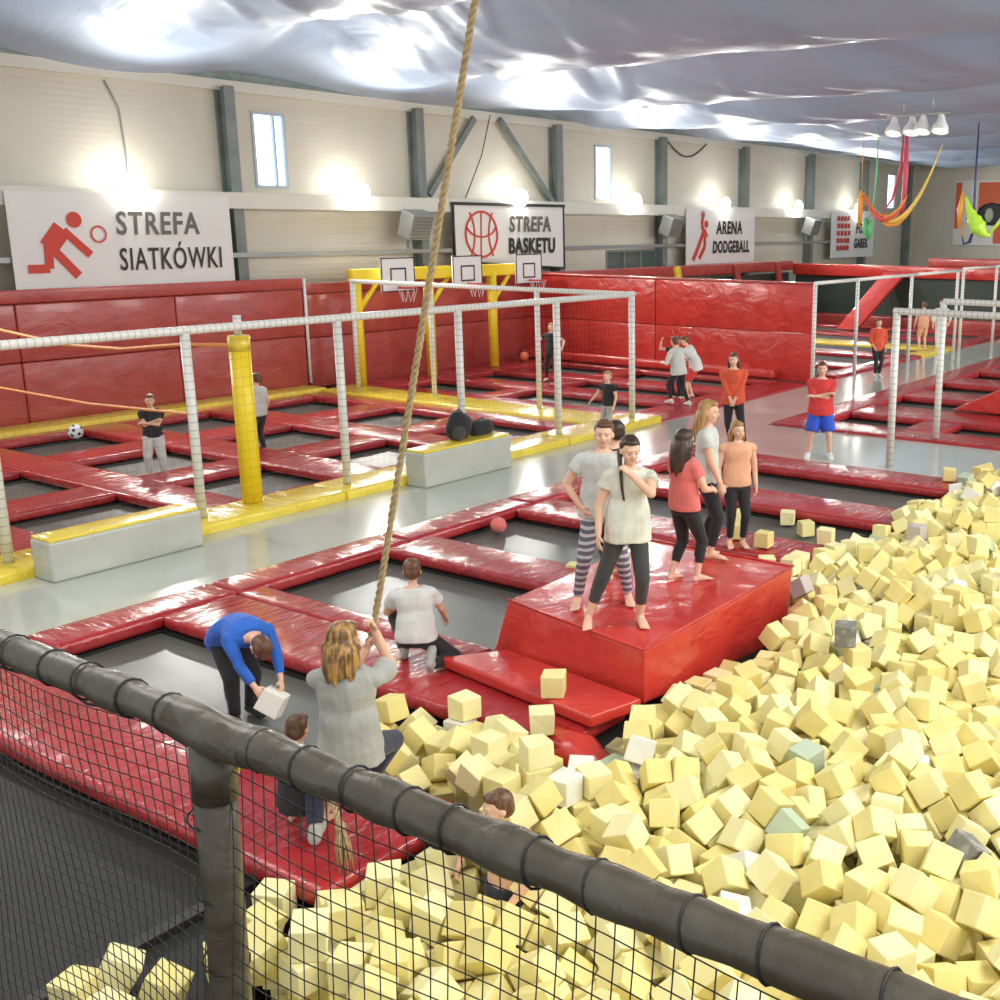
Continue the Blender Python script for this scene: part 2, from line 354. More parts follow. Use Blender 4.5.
def disc(bm, c, r0, r1, y=-.032, n=28):
    if r0 <= 0:
        bm.faces.new([bm.verts.new((c[0]+r1*math.cos(2*PI*k/n), y, c[1]+r1*math.sin(2*PI*k/n))) for k in range(n)]); return
    A = [bm.verts.new((c[0]+r0*math.cos(2*PI*k/n), y, c[1]+r0*math.sin(2*PI*k/n))) for k in range(n)]
    B = [bm.verts.new((c[0]+r1*math.cos(2*PI*k/n), y, c[1]+r1*math.sin(2*PI*k/n))) for k in range(n)]
    for k in range(n): bm.faces.new((A[k], B[k], B[(k+1) % n], A[(k+1) % n]))
t = banner(11.05, 15.72, 2.5, 4.33, 21.95, 'white banner with red crouching volleyball player and two lines of lettering')
text_mesh('lettering', 'STREFA', .62, M['inkgrey'], t, (2.05, -.024, 1.05), .012, .82, .05)
text_mesh('lettering', 'SIATKÓWKI', .62, M['ink'], t, (2.05, -.024, .35), .006, .64, .05)
bm = bmesh.new(); disc(bm, (1.22, 1.32), 0, .15)
stroke(bm, [(.98, 1.16), (.68, .80)], .36); stroke(bm, [(.68, .90), (.66, .42), (.26, .42)], .16); stroke(bm, [(.74, .80), (1.2, .27)], .17); stroke(bm, [(1.0, 1.12), (1.48, .66)], .15)
obj('player_figure', bm, M['inkred'], t)
bm = bmesh.new(); disc(bm, (1.68, 1.05), .13, .165); obj('ball_ring', bm, M['inkred'], t)
t = banner(22.5, 27.1, 2.5, 4.28, 21.95, 'white framed banner with outlined basketball, behind the three backboards', z0b=.3, edge=True)
text_mesh('lettering', 'STREFA', .58, M['inkgrey'], t, (2.15, -.045, 1.08), .018, .86, .05)
text_mesh('lettering', 'BASKETU', .58, M['ink'], t, (2.1, -.045, .48), .022, .78, .05)
bm = bmesh.new(); cx, cz, R = 1.05, 1.0, .62
def arc(cx, cz, rx, rz, a0, a1, n=14): return [(cx+rx*math.cos(math.radians(a0+(a1-a0)*k/n)), cz+rz*math.sin(math.radians(a0+(a1-a0)*k/n))) for k in range(n+1)]
stroke(bm, arc(cx, cz, R, R*.97, 0, 360, 36), .06); stroke(bm, [(cx, cz+R), (cx-.05, cz-R)], .05); stroke(bm, arc(cx, cz+.35, .62, .42, 200, 340), .05)
stroke(bm, arc(cx-1.0, cz, .72, .9, -40, 40), .05); stroke(bm, arc(cx+1.0, cz, .72, .9, 140, 220), .05)
obj('ball_emblem', bm, M['inkred'], t)
t = banner(33.8, 38.6, 2.42, 4.3, 21.95, 'white banner with red leaping thrower above the dodgeball arena')
text_mesh('lettering', 'ARENA', .62, M['ink'], t, (2.0, -.026, 1.05), .022, .84, .05)
text_mesh('lettering', 'DODGEBALL', .58, M['ink'], t, (1.75, -.026, .38), .022, .72, .05)
bm = bmesh.new(); disc(bm, (1.28, 1.38), 0, .13); stroke(bm, [(1.1, 1.75), (1.0, 1.35), (1.2, 1.0)], .15); stroke(bm, [(1.1, 1.1), (.75, .55), (.45, .15)], .17); stroke(bm, [(1.2, 1.0), (1.2, .6), (.85, .2)], .16); stroke(bm, [(1.2, 1.2), (1.38, .95)], .1)
obj('player_figure', bm, M['inkred'], t)
bm = bmesh.new(); disc(bm, (1.05, 1.72), .08, .12, -.036); obj('ball_ring', bm, M['inkgrey'], t)
t = banner(45.2, 49.7, 2.4, 4.35, 21.95, 'smallest white banner, far along the wall, with red block wedge')
text_mesh('lettering', 'POLE', .6, M['ink'], t, (2.5, -.026, 1.05), .022, .84, .05)
text_mesh('lettering', 'GABEK', .55, M['ink'], t, (2.3, -.026, .42), .022, .8, .05)
bm = bmesh.new()
for j in range(5):
    for i in range(4):
        sx = .30 + .06*(4-abs(j-1.2)); x = .55+i*(.36-.02*abs(j-2)); z = .35+j*.3
        bm.faces.new([bm.verts.new((x+q*.27, -.03, z+p*.2+q*.05*(j-2)*.5)) for q, p in ((0, 0), (1, 0), (1, 1), (0, 1))])
obj('block_emblem', bm, M['inkred'], t)
# mural board on the end wall: generic orange field with dark splash
t = thing('wall_mural', (55.9, 18.9, 2.85), 'orange and white mural board with dark splash on the end wall', 'mural')
bm = bmesh.new(); box(bm, 0, .05, -3.4, 1.55, 0, 3.1); obj('board', bm, M['banner'], t)
bm = bmesh.new(); box(bm, -.02, 0, -3.3, .35, 1.0, 3.0); box(bm, -.02, 0, -3.3, -.5, .1, 1.0); box(bm, -.02, 0, 1.2, 1.5, .8, 3.0); obj('orange_field', bm, mat('mural_orange', (.72, .13, .04), .6), t)
bm = bmesh.new(); ball(bm, (-.03, -.35, 1.5), (.02, .75, .55), 2); obj('dark_splash', bm, M['ink'], t)
bm = bmesh.new(); ball(bm, (-.06, -.25, 1.45), (.02, .22, .35), 2); obj('pale_splash', bm, M['foammint'], t)

# ------------------------------------------------------------------ red padded walls
def padwall(name, label, length, h, panels, th, m, origin, rz, seams=True, dip=False):
    t = thing(name, origin, label, 'padded wall', None, rz)
    for i in range(panels):
        a, b = i*length/panels, (i+1)*length/panels
        bm = bmesh.new(); box(bm, a+.008, b-.008, 0, th, 0, h*.48); bevel_all(bm, .03, 2); obj('lower_panel', bm, m, t, smooth=True)
        bm = bmesh.new(); box(bm, a+.008, b-.008, .0, th, h*.485, h*.9); bevel_all(bm, .03, 2); obj('upper_panel', bm, m, t, smooth=True)
    bm = bmesh.new(); box(bm, 0, length, -.02, th, h*.905, h); bevel_all(bm, .025, 2); obj('top_roll', bm, m, t, smooth=True)
    return t
padwall('padded_wall', 'long dark red padded wall behind the volleyball court', 19.3, 2.56, 6, .15, M['redwall'], (-2.0, 21.72, 0), 0)
padwall('padded_wall', 'dark red padded wall behind the yellow basketball posts', 7.7, 2.42, 2, .15, M['redwall'], (17.4, 21.78, 0), 0)
# the wall at x = 25: built along Y
t = thing('padded_wall', (25.0, 12.55, 0), 'bright red padded wall closing off the far end of the basketball court', 'padded wall')
for i in range(2):
    a, b = i*4.65, (i+1)*4.65
    bm = bmesh.new(); box(bm, 0, .16, a+.01, b-.01, 0, 1.2); bevel_all(bm, .03, 2); obj('lower_panel', bm, M['redbright'], t, smooth=True)
    bm = bmesh.new(); box(bm, 0, .16, a+.01, b-.01, 1.21, 2.4); bevel_all(bm, .03, 2); obj('upper_panel', bm, M['redbright'], t, smooth=True)
bm = bmesh.new(); box(bm, -.30, -.01, 0.9, 9.1, .06, .3); bevel_all(bm, .08, 3); obj('base_roll', bm, M['redbright'], t, smooth=True)
bm = bmesh.new(); box(bm, -.04, .2, 0, 9.3, 2.38, 2.44); bevel_all(bm, .02, 2); obj('top_edge', bm, M['redwall'], t, smooth=True)
tag(obj('corner_strip', (lambda b: (tube(b, [(17.33, 21.69, .15), (17.33, 21.69, 2.54)], .035, 8), b)[1])(bmesh.new()), M['white'], None), 'thin white strip covering the vertical seam in the red padded wall', 'wall strip')

# ------------------------------------------------------------------ volleyball trampoline court
def bed(name, label, x0, x1, y0, y1, group, cat='trampoline'):
    t = thing(name, ((x0+x1)/2, (y0+y1)/2, -.5), label, cat, group)
    w, d = (x1-x0)/2, (y1-y0)/2
    bm = bmesh.new(); nx = ny = 6
    gg = [[bm.verts.new((-w+2*w*i/nx, -d+2*d*j/ny, .37 - .02*math.sin(PI*i/nx)*math.sin(PI*j/ny))) for j in range(ny+1)] for i in range(nx+1)]
    for i in range(nx):
        for j in range(ny): bm.faces.new((gg[i][j], gg[i+1][j], gg[i+1][j+1], gg[i][j+1])).smooth = True
    obj('jumping_mat', bm, M['bedblack'] if 'big black' in label else M['bed'], t)
    bm = bmesh.new(); e = .09
    for q in ((-w-e, w+e, -d-e, -d), (-w-e, w+e, d, d+e), (-w-e, -w, -d, d), (w, w+e, -d, d)): box(bm, *q, 0, .40)
    obj('steel_frame', bm, M['black'], t)
    return t
bx = [(4.4, 6.1), (6.95, 8.72), (9.5, 11.2), (12.05, 13.8), (14.6, 16.4)]; by = [(13.55, 15.3), (16.1, 17.9), (18.75, 20.45)]
rowname = ['next to the walkway', 'in the middle row', 'by the red wall']
for i, (a, b) in enumerate(bx):
    for j, (c, d) in enumerate(by):
        bed('trampoline', 'black volleyball court trampoline %s, %s of five from the near end' % (rowname[j], ORD[i]), a, b, c, d, 'trampolines of the volleyball court')
PZ0, PZ1 = -.09, .05
gx = [3.6] + [0]*0
xg = [(3.7, 4.4)] + [(bx[i][1], bx[i+1][0]) for i in range(4)] + [(16.4, 17.0)]
for i, (a, b) in enumerate(xg):
    padt('safety_pad', 'long red pad across the volleyball court, %s of six from the near end' % ORD[i], 'trampoline pad', a, b, 13.2, 20.94, PZ0, PZ1, M['redx'], 'long pads of the volleyball court')
yg = [(13.2, 13.55), (15.3, 16.1), (17.9, 18.75), (20.45, 20.94)]
yn = ['beside the yellow edge pad', 'between first and second row', 'between second and third row', 'along the red wall side']
for i, (a, b) in enumerate(bx):
    for j, (c, d) in enumerate(yg):
        padt('safety_pad', 'short red pad %s, at the %s trampoline of the row' % (yn[j], ORD[i]), 'trampoline pad', a+.005, b-.005, c, d, PZ0, PZ1-.006, M['red'], 'short pads of the volleyball court')
# yellow perimeter
for i, (a, b) in enumerate(((3.0, 7.6), (7.6, 10.4), (10.4, 13.2), (13.2, 15.4), (15.4, 18.3))):
    padt('edge_pad', 'yellow edge pad along the walkway, %s from the near end' % ORD[i], 'edge pad', a+.006, b-.006, 12.41, 13.18, -.1, .13, M['yellow'], 'yellow edge pads by the walkway')
padt('edge_pad', 'long yellow edge pad at the foot of the dark red wall', 'edge pad', 2, 17.2, 20.95, 21.68, -.1, .12, M['yellow'], bw=.06)
padt('edge_pad', 'yellow edge pad between volleyball and basketball courts', 'edge pad', 17.02, 18.0, 13.2, 20.94, -.1, .10, M['yellow'])

# ------------------------------------------------------------------ basketball trampoline lanes
lane = [(18.75, 20.1), (20.9, 22.1), (22.9, 24.4)]
for i, (a, b) in enumerate(lane):
    for j, (c, d) in enumerate(((13.5, 17.2), (17.8, 20.3))):
        bed('trampoline', 'long basketball lane trampoline, %s lane, %s' % (ORD[i], ('walkway half', 'wall half')[j]), a, b, c, d, 'trampolines of the basketball court')
for i, (a, b) in enumerate(((18.0, 18.75), (20.1, 20.9), (22.1, 22.9), (24.4, 24.68))):
    padt('safety_pad', 'red pad running between basketball lanes, %s from the yellow strip' % ORD[i], 'trampoline pad', a, b, 13.3, 21.7, PZ0, PZ1, M['redx'], 'long pads of the basketball court')
for i, (a, b) in enumerate(lane):
    for j, (c, d) in enumerate(((13.3, 13.5), (17.2, 17.8), (20.3, 21.7))):
        padt('safety_pad', 'short red cross pad in %s basketball lane, %s' % (ORD[i], ('walkway end', 'middle', 'wall end')[j]), 'trampoline pad', a+.005, b-.005, c, d, PZ0, PZ1-.006, M['red'], 'cross pads of the basketball court')
padt('edge_pad', 'red edge pad between basketball lanes and walkway', 'edge pad', 18.32, 24.7, 12.41, 13.29, -.1, .04, M['red'])
slab('floor_court_edge', 24.7, 56, 12.4, 22.0, -.5, -.02, M['ground'])

# ------------------------------------------------------------------ pit-side trampoline row
padx = [('strip', 3.72, 4.95, 4.9), ('a', 6.0, 6.86, 4.98), ('b', 8.9, 9.65, 6.85), ('c', 11.2, 12.0, 5.37), ('d', 13.3, 14.2, 5.37), ('e', 15.6, 16.45, 5.37)]
pn = ['wide red pad behind the padded net rail, where the small child stands', 'wide red pad under the kneeling boy in white', 'red pad running up to the back corner of the red block', 'red pad behind the red block, nearest of three with loose cubes', 'red pad behind the block, middle of three, beyond two loose cubes', 'farthest red pad of the pit row, beside the cross walkway']
padt('safety_pad', 'rear strip of the red pad behind the big red block', 'trampoline pad', 6.865, 7.18, 6.72, 10.0, -.10, .05, M['redx'], bw=.05)
for (k, a, b, y0), lb in zip(padx, pn):
    y1 = 11.5 if k == 'strip' else 10.0
    padt('safety_pad', lb, 'trampoline pad', a, b, y0, y1, -.10, .042, M['redx'], bw=.06)
rowx = [(.8, 3.72), (4.95, 6.0), (7.18, 8.9), (9.65, 11.2), (12.0, 13.3), (14.2, 15.6)]
rn = ['big black trampoline below the near net rail', 'trampoline where the boy in blue bends down', 'trampoline behind the kneeling boy in white', 'trampoline with the red ball', 'trampoline with loose yellow cubes lying on it', 'farthest trampoline of the pit row']
for (a, b), lb, y0 in zip(rowx, rn, (5.6, 6.62, 6.95, 6.9, 5.72, 5.72)):
    bed('trampoline', lb, a+.02, b-.02, y0, 10.0 if a > 1 else 11.5, None)
for i, (a, b) in enumerate(((4.96, 6.9), (6.9, 9.3), (9.3, 11.6), (11.6, 13.9), (13.9, 16.5))):
    padt('edge_pad', 'red edge pad along the near side of the walkway, %s from the net rail' % ORD[i], 'edge pad', a+.006, b-.006, 10.01, 10.55, -.10, .055, M['red'], 'red edge pads by the walkway', bw=.06)

# ------------------------------------------------------------------ right-hand trampoline court
RB = [((20.1, 21.3), [(8.1, 9.75), (5.6, 7.35), (3.1, 4.85)]), ((22.6, 24.1), [(3.1, 9.75)]), ((25.2, 26.7), [(3.1, 9.75)]), ((27.9, 29.3), [(3.1, 9.75)]), ((30.5, 32.0), [(3.1, 9.75)]), ((33.4, 35), [(3.1, 9.75)])]
n = 0
for i, ((a, b), L) in enumerate(RB):
    for j, (c, d) in enumerate(L):
        bed('trampoline', 'trampoline of the court beyond the cross walkway, %s row, %s from the walkway corner' % (ORD[i], ORD[j]), a, b, c, d, 'trampolines beyond the cross walkway')
xr = [(19.22, 20.1), (21.3, 22.6), (24.1, 25.2), (26.7, 27.9), (29.3, 30.5), (32.0, 33.4), (35, 36)]
for i, (a, b) in enumerate(xr):
    padt('safety_pad', 'red pad of the court beyond the cross walkway, %s line back' % ORD[i], 'trampoline pad', a, b, 2.0, 9.76, PZ0, PZ1, M['redx'], 'long pads beyond the cross walkway')
for j, (c, d) in enumerate(((7.35, 8.1), (4.85, 5.6))):
    padt('safety_pad', 'short red cross pad beyond the cross walkway, %s from the corner' % ORD[j], 'trampoline pad', 20.105, 21.295, c, d, PZ0, PZ1-.006, M['red'], 'cross pads beyond the cross walkway')
padt('edge_pad', 'long red edge pad beside the far walkway on its right', 'edge pad', 19.22, 36, 9.77, 10.5, -.1, .055, M['red'])
# inclined red landing wedge
bm = bmesh.new(); vs = [bm.verts.new(p) for p in ((0, 0, 0), (0, -2.6, 0), (0, -2.6, 1.35), (2.4, 0, 0), (2.4, -2.6, 0), (2.4, -2.6, 1.35))]
for q in ((0, 1, 2), (3, 5, 4), (0, 3, 4, 1), (1, 4, 5, 2), (0, 2, 5, 3)): bm.faces.new([vs[i] for i in q])
bmesh.ops.recalc_face_normals(bm, faces=bm.faces); bevel_all(bm, .04, 2)
o = obj('wedge_mat', bm, M['redbright'], loc=(22.65, 8.1, .058)); tag(o, 'bright red sloping wedge mat on the right-hand court', 'wedge mat')

# ------------------------------------------------------------------ dodgeball arena beyond the red wall
for i in range(5):
    a = 26.2 + i*2.9
    bed('trampoline', 'long trampoline of the dodgeball arena, %s line beyond the red wall' % ORD[i], a, a+1.8, 13.3, 20.9, 'trampolines of the dodgeball arena')
    mm = M['yellow'] if i == 2 else M['redx']
    padt('safety_pad', '%s pad of the dodgeball arena floor, %s line' % ('yellow' if i == 2 else 'red', ORD[i]), 'trampoline pad', a+1.8, a+2.9, 13.0, 21.2, -.05, .07, mm, 'floor pads of the dodgeball arena')
    padt('edge_pad', 'low edge pad between dodgeball arena and walkway, %s' % ORD[i], 'edge pad', a, a+2.9, 12.42, 13.0, -.05, .07, (M['red'], M['redx'], M['yellow'], M['red'], M['red'])[i], 'edge pads of the dodgeball arena')
t = thing('trampoline_wall', (41.2, -2, 0), 'dark mesh trampoline wall with red top band across the far end of the arena', 'trampoline wall')
bm = bmesh.new(); box(bm, .2, .25, 0, 23.6, .35, 1.9); obj('jumping_mat', bm, M['dark_mesh'], t)
bm = bmesh.new(); box(bm, -.3, .3, 0, 23.6, 0, .4); bevel_all(bm, .05, 2); obj('base_pad', bm, M['redwall'], t, smooth=True)
bm = bmesh.new(); box(bm, -.1, .35, 0, 23.6, 1.86, 2.3); bevel_all(bm, .05, 2); obj('top_pad', bm, M['redbright'], t, smooth=True)
bm = bmesh.new(); box(bm, .1, .5, 4, 18.0, 2.31, 2.62); bevel_all(bm, .05, 2); obj('upper_band', bm, M['redwall'], t, smooth=True)
for y in (19.3, 9.8):
    bm = bmesh.new(); vs = [bm.verts.new(p) for p in ((-2.6, y+.3, .05), (-2.6, y+1.1, .05), (.1, y+.3, 2.25), (.1, y-.6, 2.25), (-2.4, y+.3, .02), (-2.4, y+1.1, .02), (.3, y+.3, 2.2), (.3, y-.6, 2.2))]
    for q in ((0, 1, 2, 3), (7, 6, 5, 4), (0, 4, 5, 1), (1, 5, 6, 2), (2, 6, 7, 3), (3, 7, 4, 0)): bm.faces.new([vs[i] for i in q])
    bmesh.ops.recalc_face_normals(bm, faces=bm.faces); bevel_all(bm, .03, 2); obj('sloping_pad', bm, M['redbright'], t, smooth=True)
t = thing('trampoline_wall', (25.4, 21.6, 0), 'dark mesh side wall of the dodgeball arena with red upper band, below the dodgeball banner', 'trampoline wall')
bm = bmesh.new(); box(bm, 0, 15.6, .1, .15, .3, 1.95); obj('jumping_mat', bm, M['dark_mesh'], t)
bm = bmesh.new(); box(bm, 0, 15.6, -.1, .3, 2.05, 2.42); bevel_all(bm, .04, 2); obj('top_pad', bm, M['redwall'], t, smooth=True)
for k, x in enumerate((7.1, 11.0, 14.2)):
    bm = bmesh.new(); box(bm, -.15, .15, -.12, .05, -2.3, .1, mtx=Matrix.Translation((x, -.1, 2.3)) @ Matrix.Rotation(-.25, 4, 'Y')); bevel_all(bm, .03, 2)
    obj('sloping_pad', bm, M['yellow'] if k == 0 else M['redwall'], t, smooth=True)
# cream block by the far walkway
padt('bench_block', 'pale block standing at the far right of the walkway', 'padded block', 36.6, 39.5, 9.9, 11.0, 0, .85, M['foamwhite'])
padt('bench_block', 'orange-topped block behind the pale block at the far right', 'padded block', 39.7, 40.6, 10.2, 11.6, 0, 1.1, M['orange'])

# ------------------------------------------------------------------ silver net frames
def netmesh(bm, P, U, Wv, nu, nw, r, sag=0):
    """straight cords: nu along U, nw along W"""
    P, U, Wv = V(P), V(U), V(Wv)
    for i in range(nu+1): tube(bm, [P+U*(i/nu), P+U*(i/nu)+Wv], r, 3, False)
    for j in range(nw+1): tube(bm, [P+Wv*(j/nw), P+Wv*(j/nw)+U], r, 3, False)
def frame(label, corners, posts, net=None, rr=.055, h=2.5, z0=0):
    t = thing('net_frame', (posts[0][0], posts[0][1], 0), label, 'net frame'); o0 = V((posts[0][0], posts[0][1], 0))
    for x, y in posts:
        bm = bmesh.new(); tube(bm, [V((x, y, z0))-o0, V((x, y, h))-o0], rr*1.1, 10); p = obj('post', bm, M['silver'], t)
    for a, b in zip(corners, corners[1:]):
        bm = bmesh.new(); tube(bm, [V((*a, h))-o0, V((*b, h))-o0], rr, 10); obj('rail', bm, M['silverx'] if abs(a[0]-b[0]) > abs(a[1]-b[1]) else M['silvery'], t)
    if net:
        for a, b, z0, z1, s in net:
            L = (V(b)-V(a)).length; bm = bmesh.new(); netmesh(bm, V((*a, z0))-o0, V((*b, z0))-V((*a, z0)), (0, 0, z1-z0), int(L/s), int((z1-z0)/s), .0013)
            obj('net', bm, M['netfar'], t)
    return t
frame('silver wrapped net frame along the walkway with a corner behind the grey bench', [(1.1, 12.75), (17.8, 12.75)], [(3.6, 12.75), (5.95, 12.75), (8.35, 12.75), (10.7, 12.75), (13.08, 12.75), (15.5, 12.75), (17.75, 12.75)],
      net=[((5.0, 12.75), (17.7, 12.75), .16, 2.45, .12)], h=2.5, z0=.135)
frame('silver wrapped net frame between volleyball and basketball courts', [(17.75, 12.9), (17.75, 20.6)], [(17.75, 15.1), (17.75, 18.1), (17.75, 20.55)], rr=.05, z0=.105)
frame('white wrapped net frame standing at the end of the red pit pads', [(16.75, 7.0), (16.75, 1.0)], [(16.75, 6.95), (16.75, 1.2)], rr=.055)
frame('white wrapped net frame across the corner of the right-hand court', [(19.45, 7.2), (19.45, 1.0)], [(19.45, 7.2), (19.45, 1.2)], rr=.055)
frame('thin white net frame at the start of the far walkway beside the red wall', [(24.6, 12.3), (26.9, 12.3), (31, 12.3), (34.5, 12.3)], [(24.6, 12.3), (27.0, 12.3), (30.6, 12.3), (34.3, 12.3)], rr=.045, h=2.45)
frame('thin white net frame farthest down the walkway', [(34.8, 12.3), (37.2, 12.1), (42, 12.0)], [(34.8, 12.3), (37.4, 12.1), (39.8, 12.1)], rr=.045, h=2.5)

# volleyball post and net
t = thing('padded_post', (9.25, 12.955, 0), 'fat yellow padded volleyball post rising from the yellow edge pad', 'post')
bm = bmesh.new(); tube(bm, [(0, 0, .135), (0, 0, 2.36)], .135, 20); obj('padding', bm, M['yel_metal'], t)
bm = bmesh.new(); tube(bm, [(0, 0, 2.36), (0, 0, 2.62)], .05, 12); obj('pole_tip', bm, M['silver'], t)
bm = bmesh.new(); tube(bm, [(0, 0, 2.16), (0, 0, 2.34)], .142, 20); obj('strap', bm, M['yellow'], t)
t = thing('volleyball_net', (9.2, 13.0, 0), 'orange-edged volleyball net sagging across the court from the yellow post', 'net')
up = [(0, 0, 2.24), (0, 1.2, 2.17), (0, 2.6, 2.02), (0, 4.1, 1.99), (0, 5.9, 2.11), (0, 8.6, 2.3)]; lo = [(0, .1, 1.44), (0, 1.2, 1.22), (0, 3.6, 1.14), (0, 6.2, 1.17), (0, 8.6, 1.4)]
bm = bmesh.new(); tube(bm, up, .028, 6); obj('top_band', bm, M['orange'], t)
bm = bmesh.new(); tube(bm, lo, .022, 6); obj('bottom_band', bm, M['orange'], t)
bm = bmesh.new(); tube(bm, [(0, 0, 2.24), (0, .1, 1.44)], .02, 6); obj('side_band', bm, M['orange'], t)

# ------------------------------------------------------------------ basketball posts and boards
def backboard(x, y, label, z0=2.2):
    t = thing('basketball_backboard', (x, y, z0), label, 'backboard', 'basketball backboards')
    bm = bmesh.new(); box(bm, -.53, .53, 0, .04, 0, .8); obj('board', bm, M['white'], t)
    bm = bmesh.new()
    for q in ((-.53, .53, 0, .03), (-.53, .53, .77, .80), (-.53, -.50, .03, .77), (.50, .53, .03, .77)): box(bm, q[0], q[1], -.008, 0, q[2], q[3])
    for q in ((-.25, .25, .16, .20), (-.25, .25, .52, .56), (-.25, -.21, .2, .52), (.21, .25, .2, .52)): box(bm, q[0], q[1], -.008, 0, q[2], q[3])
    obj('target_lines', bm, M['ink'], t)
    bm = bmesh.new(); tube(bm, [(.22*math.cos(a*PI/8), -.30+.22*math.sin(a*PI/8), .10) for a in range(17)], .016, 6, False); tube(bm, [(0, 0, .1), (0, -.09, .1)], .03, 6); h = obj('hoop', bm, M['inkred'], t)
    bm = bmesh.new()
    for a in range(8):
        c, s = math.cos(a*PI/4), math.sin(a*PI/4); c2, s2 = math.cos(a*PI/4+.4), math.sin(a*PI/4+.4)
        tube(bm, [(.22*c, -.30+.22*s, .1), (.13*c2, -.30+.13*s2, -.22)], .008, 3, False)
    obj('hoop_net', bm, M['white'], h)
    return t
backboard(19.2, 20.6, 'basketball backboard nearest the volleyball court, half behind the rope')
backboard(21.55, 20.6, 'middle basketball backboard of three')
backboard(23.92, 20.6, 'basketball backboard closest to the bright red wall')
t = thing('padded_goal_frame', (18.0, 20.9, 0), 'yellow goal frame with posts and beam carrying the basketball backboards', 'goal frame')
for x in (.15, 2.45, 4.75):
    bm = bmesh.new(); tube(bm, [(x, 0, .055), (x, 0, 2.55)], .13, 14); obj('post', bm, M['yel_metal'], t)
    bm = bmesh.new(); tube(bm, [(x, -.02, 1.75), (x+.65, -.02, 2.45)], .06, 8); obj('brace', bm, M['yel_metal'], t)
bm = bmesh.new(); box(bm, .0, 6.3, -.1, .1, 2.45, 2.75); bevel_all(bm, .03, 2); obj('beam', bm, M['yel_metal'], t)
for x in (1.2, 3.55, 5.92):
    bm = bmesh.new(); box(bm, x-.05, x+.05, -.262, -.1, 2.45, 2.7); obj('board_bracket', bm, M['black'], t)

# grey bench blocks
def bench(x0, x1, h, label):
    t = thing('bench_block', ((x0+x1)/2, 12.2, 0), label, 'padded block'); L = (x1-x0)/2
    bm = bmesh.new(); box(bm, -L, L, -.2, .2, 0, h-.035); bevel_all(bm, .03, 3); obj('padded_body', bm, M['grey_vinyl'], t, smooth=True)
    bm = bmesh.new(); box(bm, -L+.02, L-.02, -.18, .2, h-.04, h); bevel_all(bm, .016, 3); o = obj('top_cover', bm, M['yellow'], t, smooth=True); o['label'] = 'yellow top cover'
bench(6.03, 7.85, .48, 'long grey padded bench block with yellow top, nearest the camera on the walkway')
bench(11.5, 13.4, .55, 'grey padded bench block with yellow top that carries the black bags')

# ------------------------------------------------------------------ red foam block and low mat at the pit edge
t = thing('vault_block', (8.4, 5.75, .05), 'big bright red padded block at the pit edge that the girls stand on', 'padded block')
bm = bmesh.new()
B = [(-1.36, -.92, -.42), (1.5, -.92, -.42), (1.5, .84, -.0), (-1.30, .86, 0)]; T = [(-1.50, -.94, .49), (1.12, -.88, .49), (1.12, .86, .49), (-1.24, .78, .49)]
T = [(-1.55, -.93, .49), (1.12, -.85, .49), (1.12, .90, .49), (-1.22, .78, .49)]; B = [(-1.50, -.90, -.0), (1.45, -.62, -.42), (1.3, .92, 0), (-1.36, .86, 0)]
vs = [bm.verts.new(p) for p in B+T]
for q in ((3, 2, 1, 0), (4, 5, 6, 7), (0, 1, 5, 4), (1, 2, 6, 5), (2, 3, 7, 6), (3, 0, 4, 7)): bm.faces.new([vs[i] for i in q])
bmesh.ops.recalc_face_normals(bm, faces=bm.faces); bevel_all(bm, .035, 3)
obj('padded_body', bm, M['redbright'], t, smooth=True)
bm = bmesh.new()
tube(bm, [V(T[i])+V((0, 0, .004)) for i in (4-4, 1)], .012, 6); tube(bm, [V(T[i])+V((0, 0, .004)) for i in (0, 3)], .012, 6); tube(bm, [V(T[i])+V((0, 0, .004)) for i in (1, 2)], .012, 6)
obj('piping', bm, M['redbright'], t)
bm = bmesh.new(); vs = []
P2 = [(6.30, 4.93), (6.80, 4.80), (7.02, 6.40), (6.55, 6.75)]
for z in (.055, .16):
    for i, (x, y) in enumerate(P2): vs.append(bm.verts.new((x-6.6, y-5.8, z-.055)))
for q in ((3, 2, 1, 0), (4, 5, 6, 7), (0, 1, 5, 4), (1, 2, 6, 5), (2, 3, 7, 6), (3, 0, 4, 7)): bm.faces.new([vs[i] for i in q])
bmesh.ops.recalc_face_normals(bm, faces=bm.faces); bevel_all(bm, .03, 3)
tag(obj('landing_mat', bm, M['redbright'], loc=(6.6, 5.8, .055), smooth=True), 'low red mat lying against the front of the big red block', 'mat')
bm = bmesh.new(); tube(bm, [(0, 0, 0), (.0, -.35, -.02), (0, -.52, -.14), (0, -.6, -.32)], [.17, .17, .165, .15], 16)
tag(obj('bolster', bm, M['redbright'], loc=(6.15, 5.25, -.08)), 'round red bolster end dipping into the foam cubes below the low mat', 'bolster')
# dark corner deck under the few cubes before the near trampoline
bm = bmesh.new(); C4 = [(.8, 2.6), (1.85, 3.55), (3.66, 5.25), (3.66, 5.5), (.8, 5.5)]
lo_ = [bm.verts.new((x, y, -.5)) for x, y in C4]; hi_ = [bm.verts.new((x, y, -.14)) for x, y in C4]
bm.faces.new(lo_[::-1]); bm.faces.new(hi_)
for k in range(5): bm.faces.new((lo_[k], lo_[(k+1) % 5], hi_[(k+1) % 5], hi_[k]))
structure(obj('floor_corner_deck', bm, M['bedblack']))
# pit walls
slab('trim_pit_side', 1.0, 17.3, -4.5, -4.4, -.5, .1, M['red'])


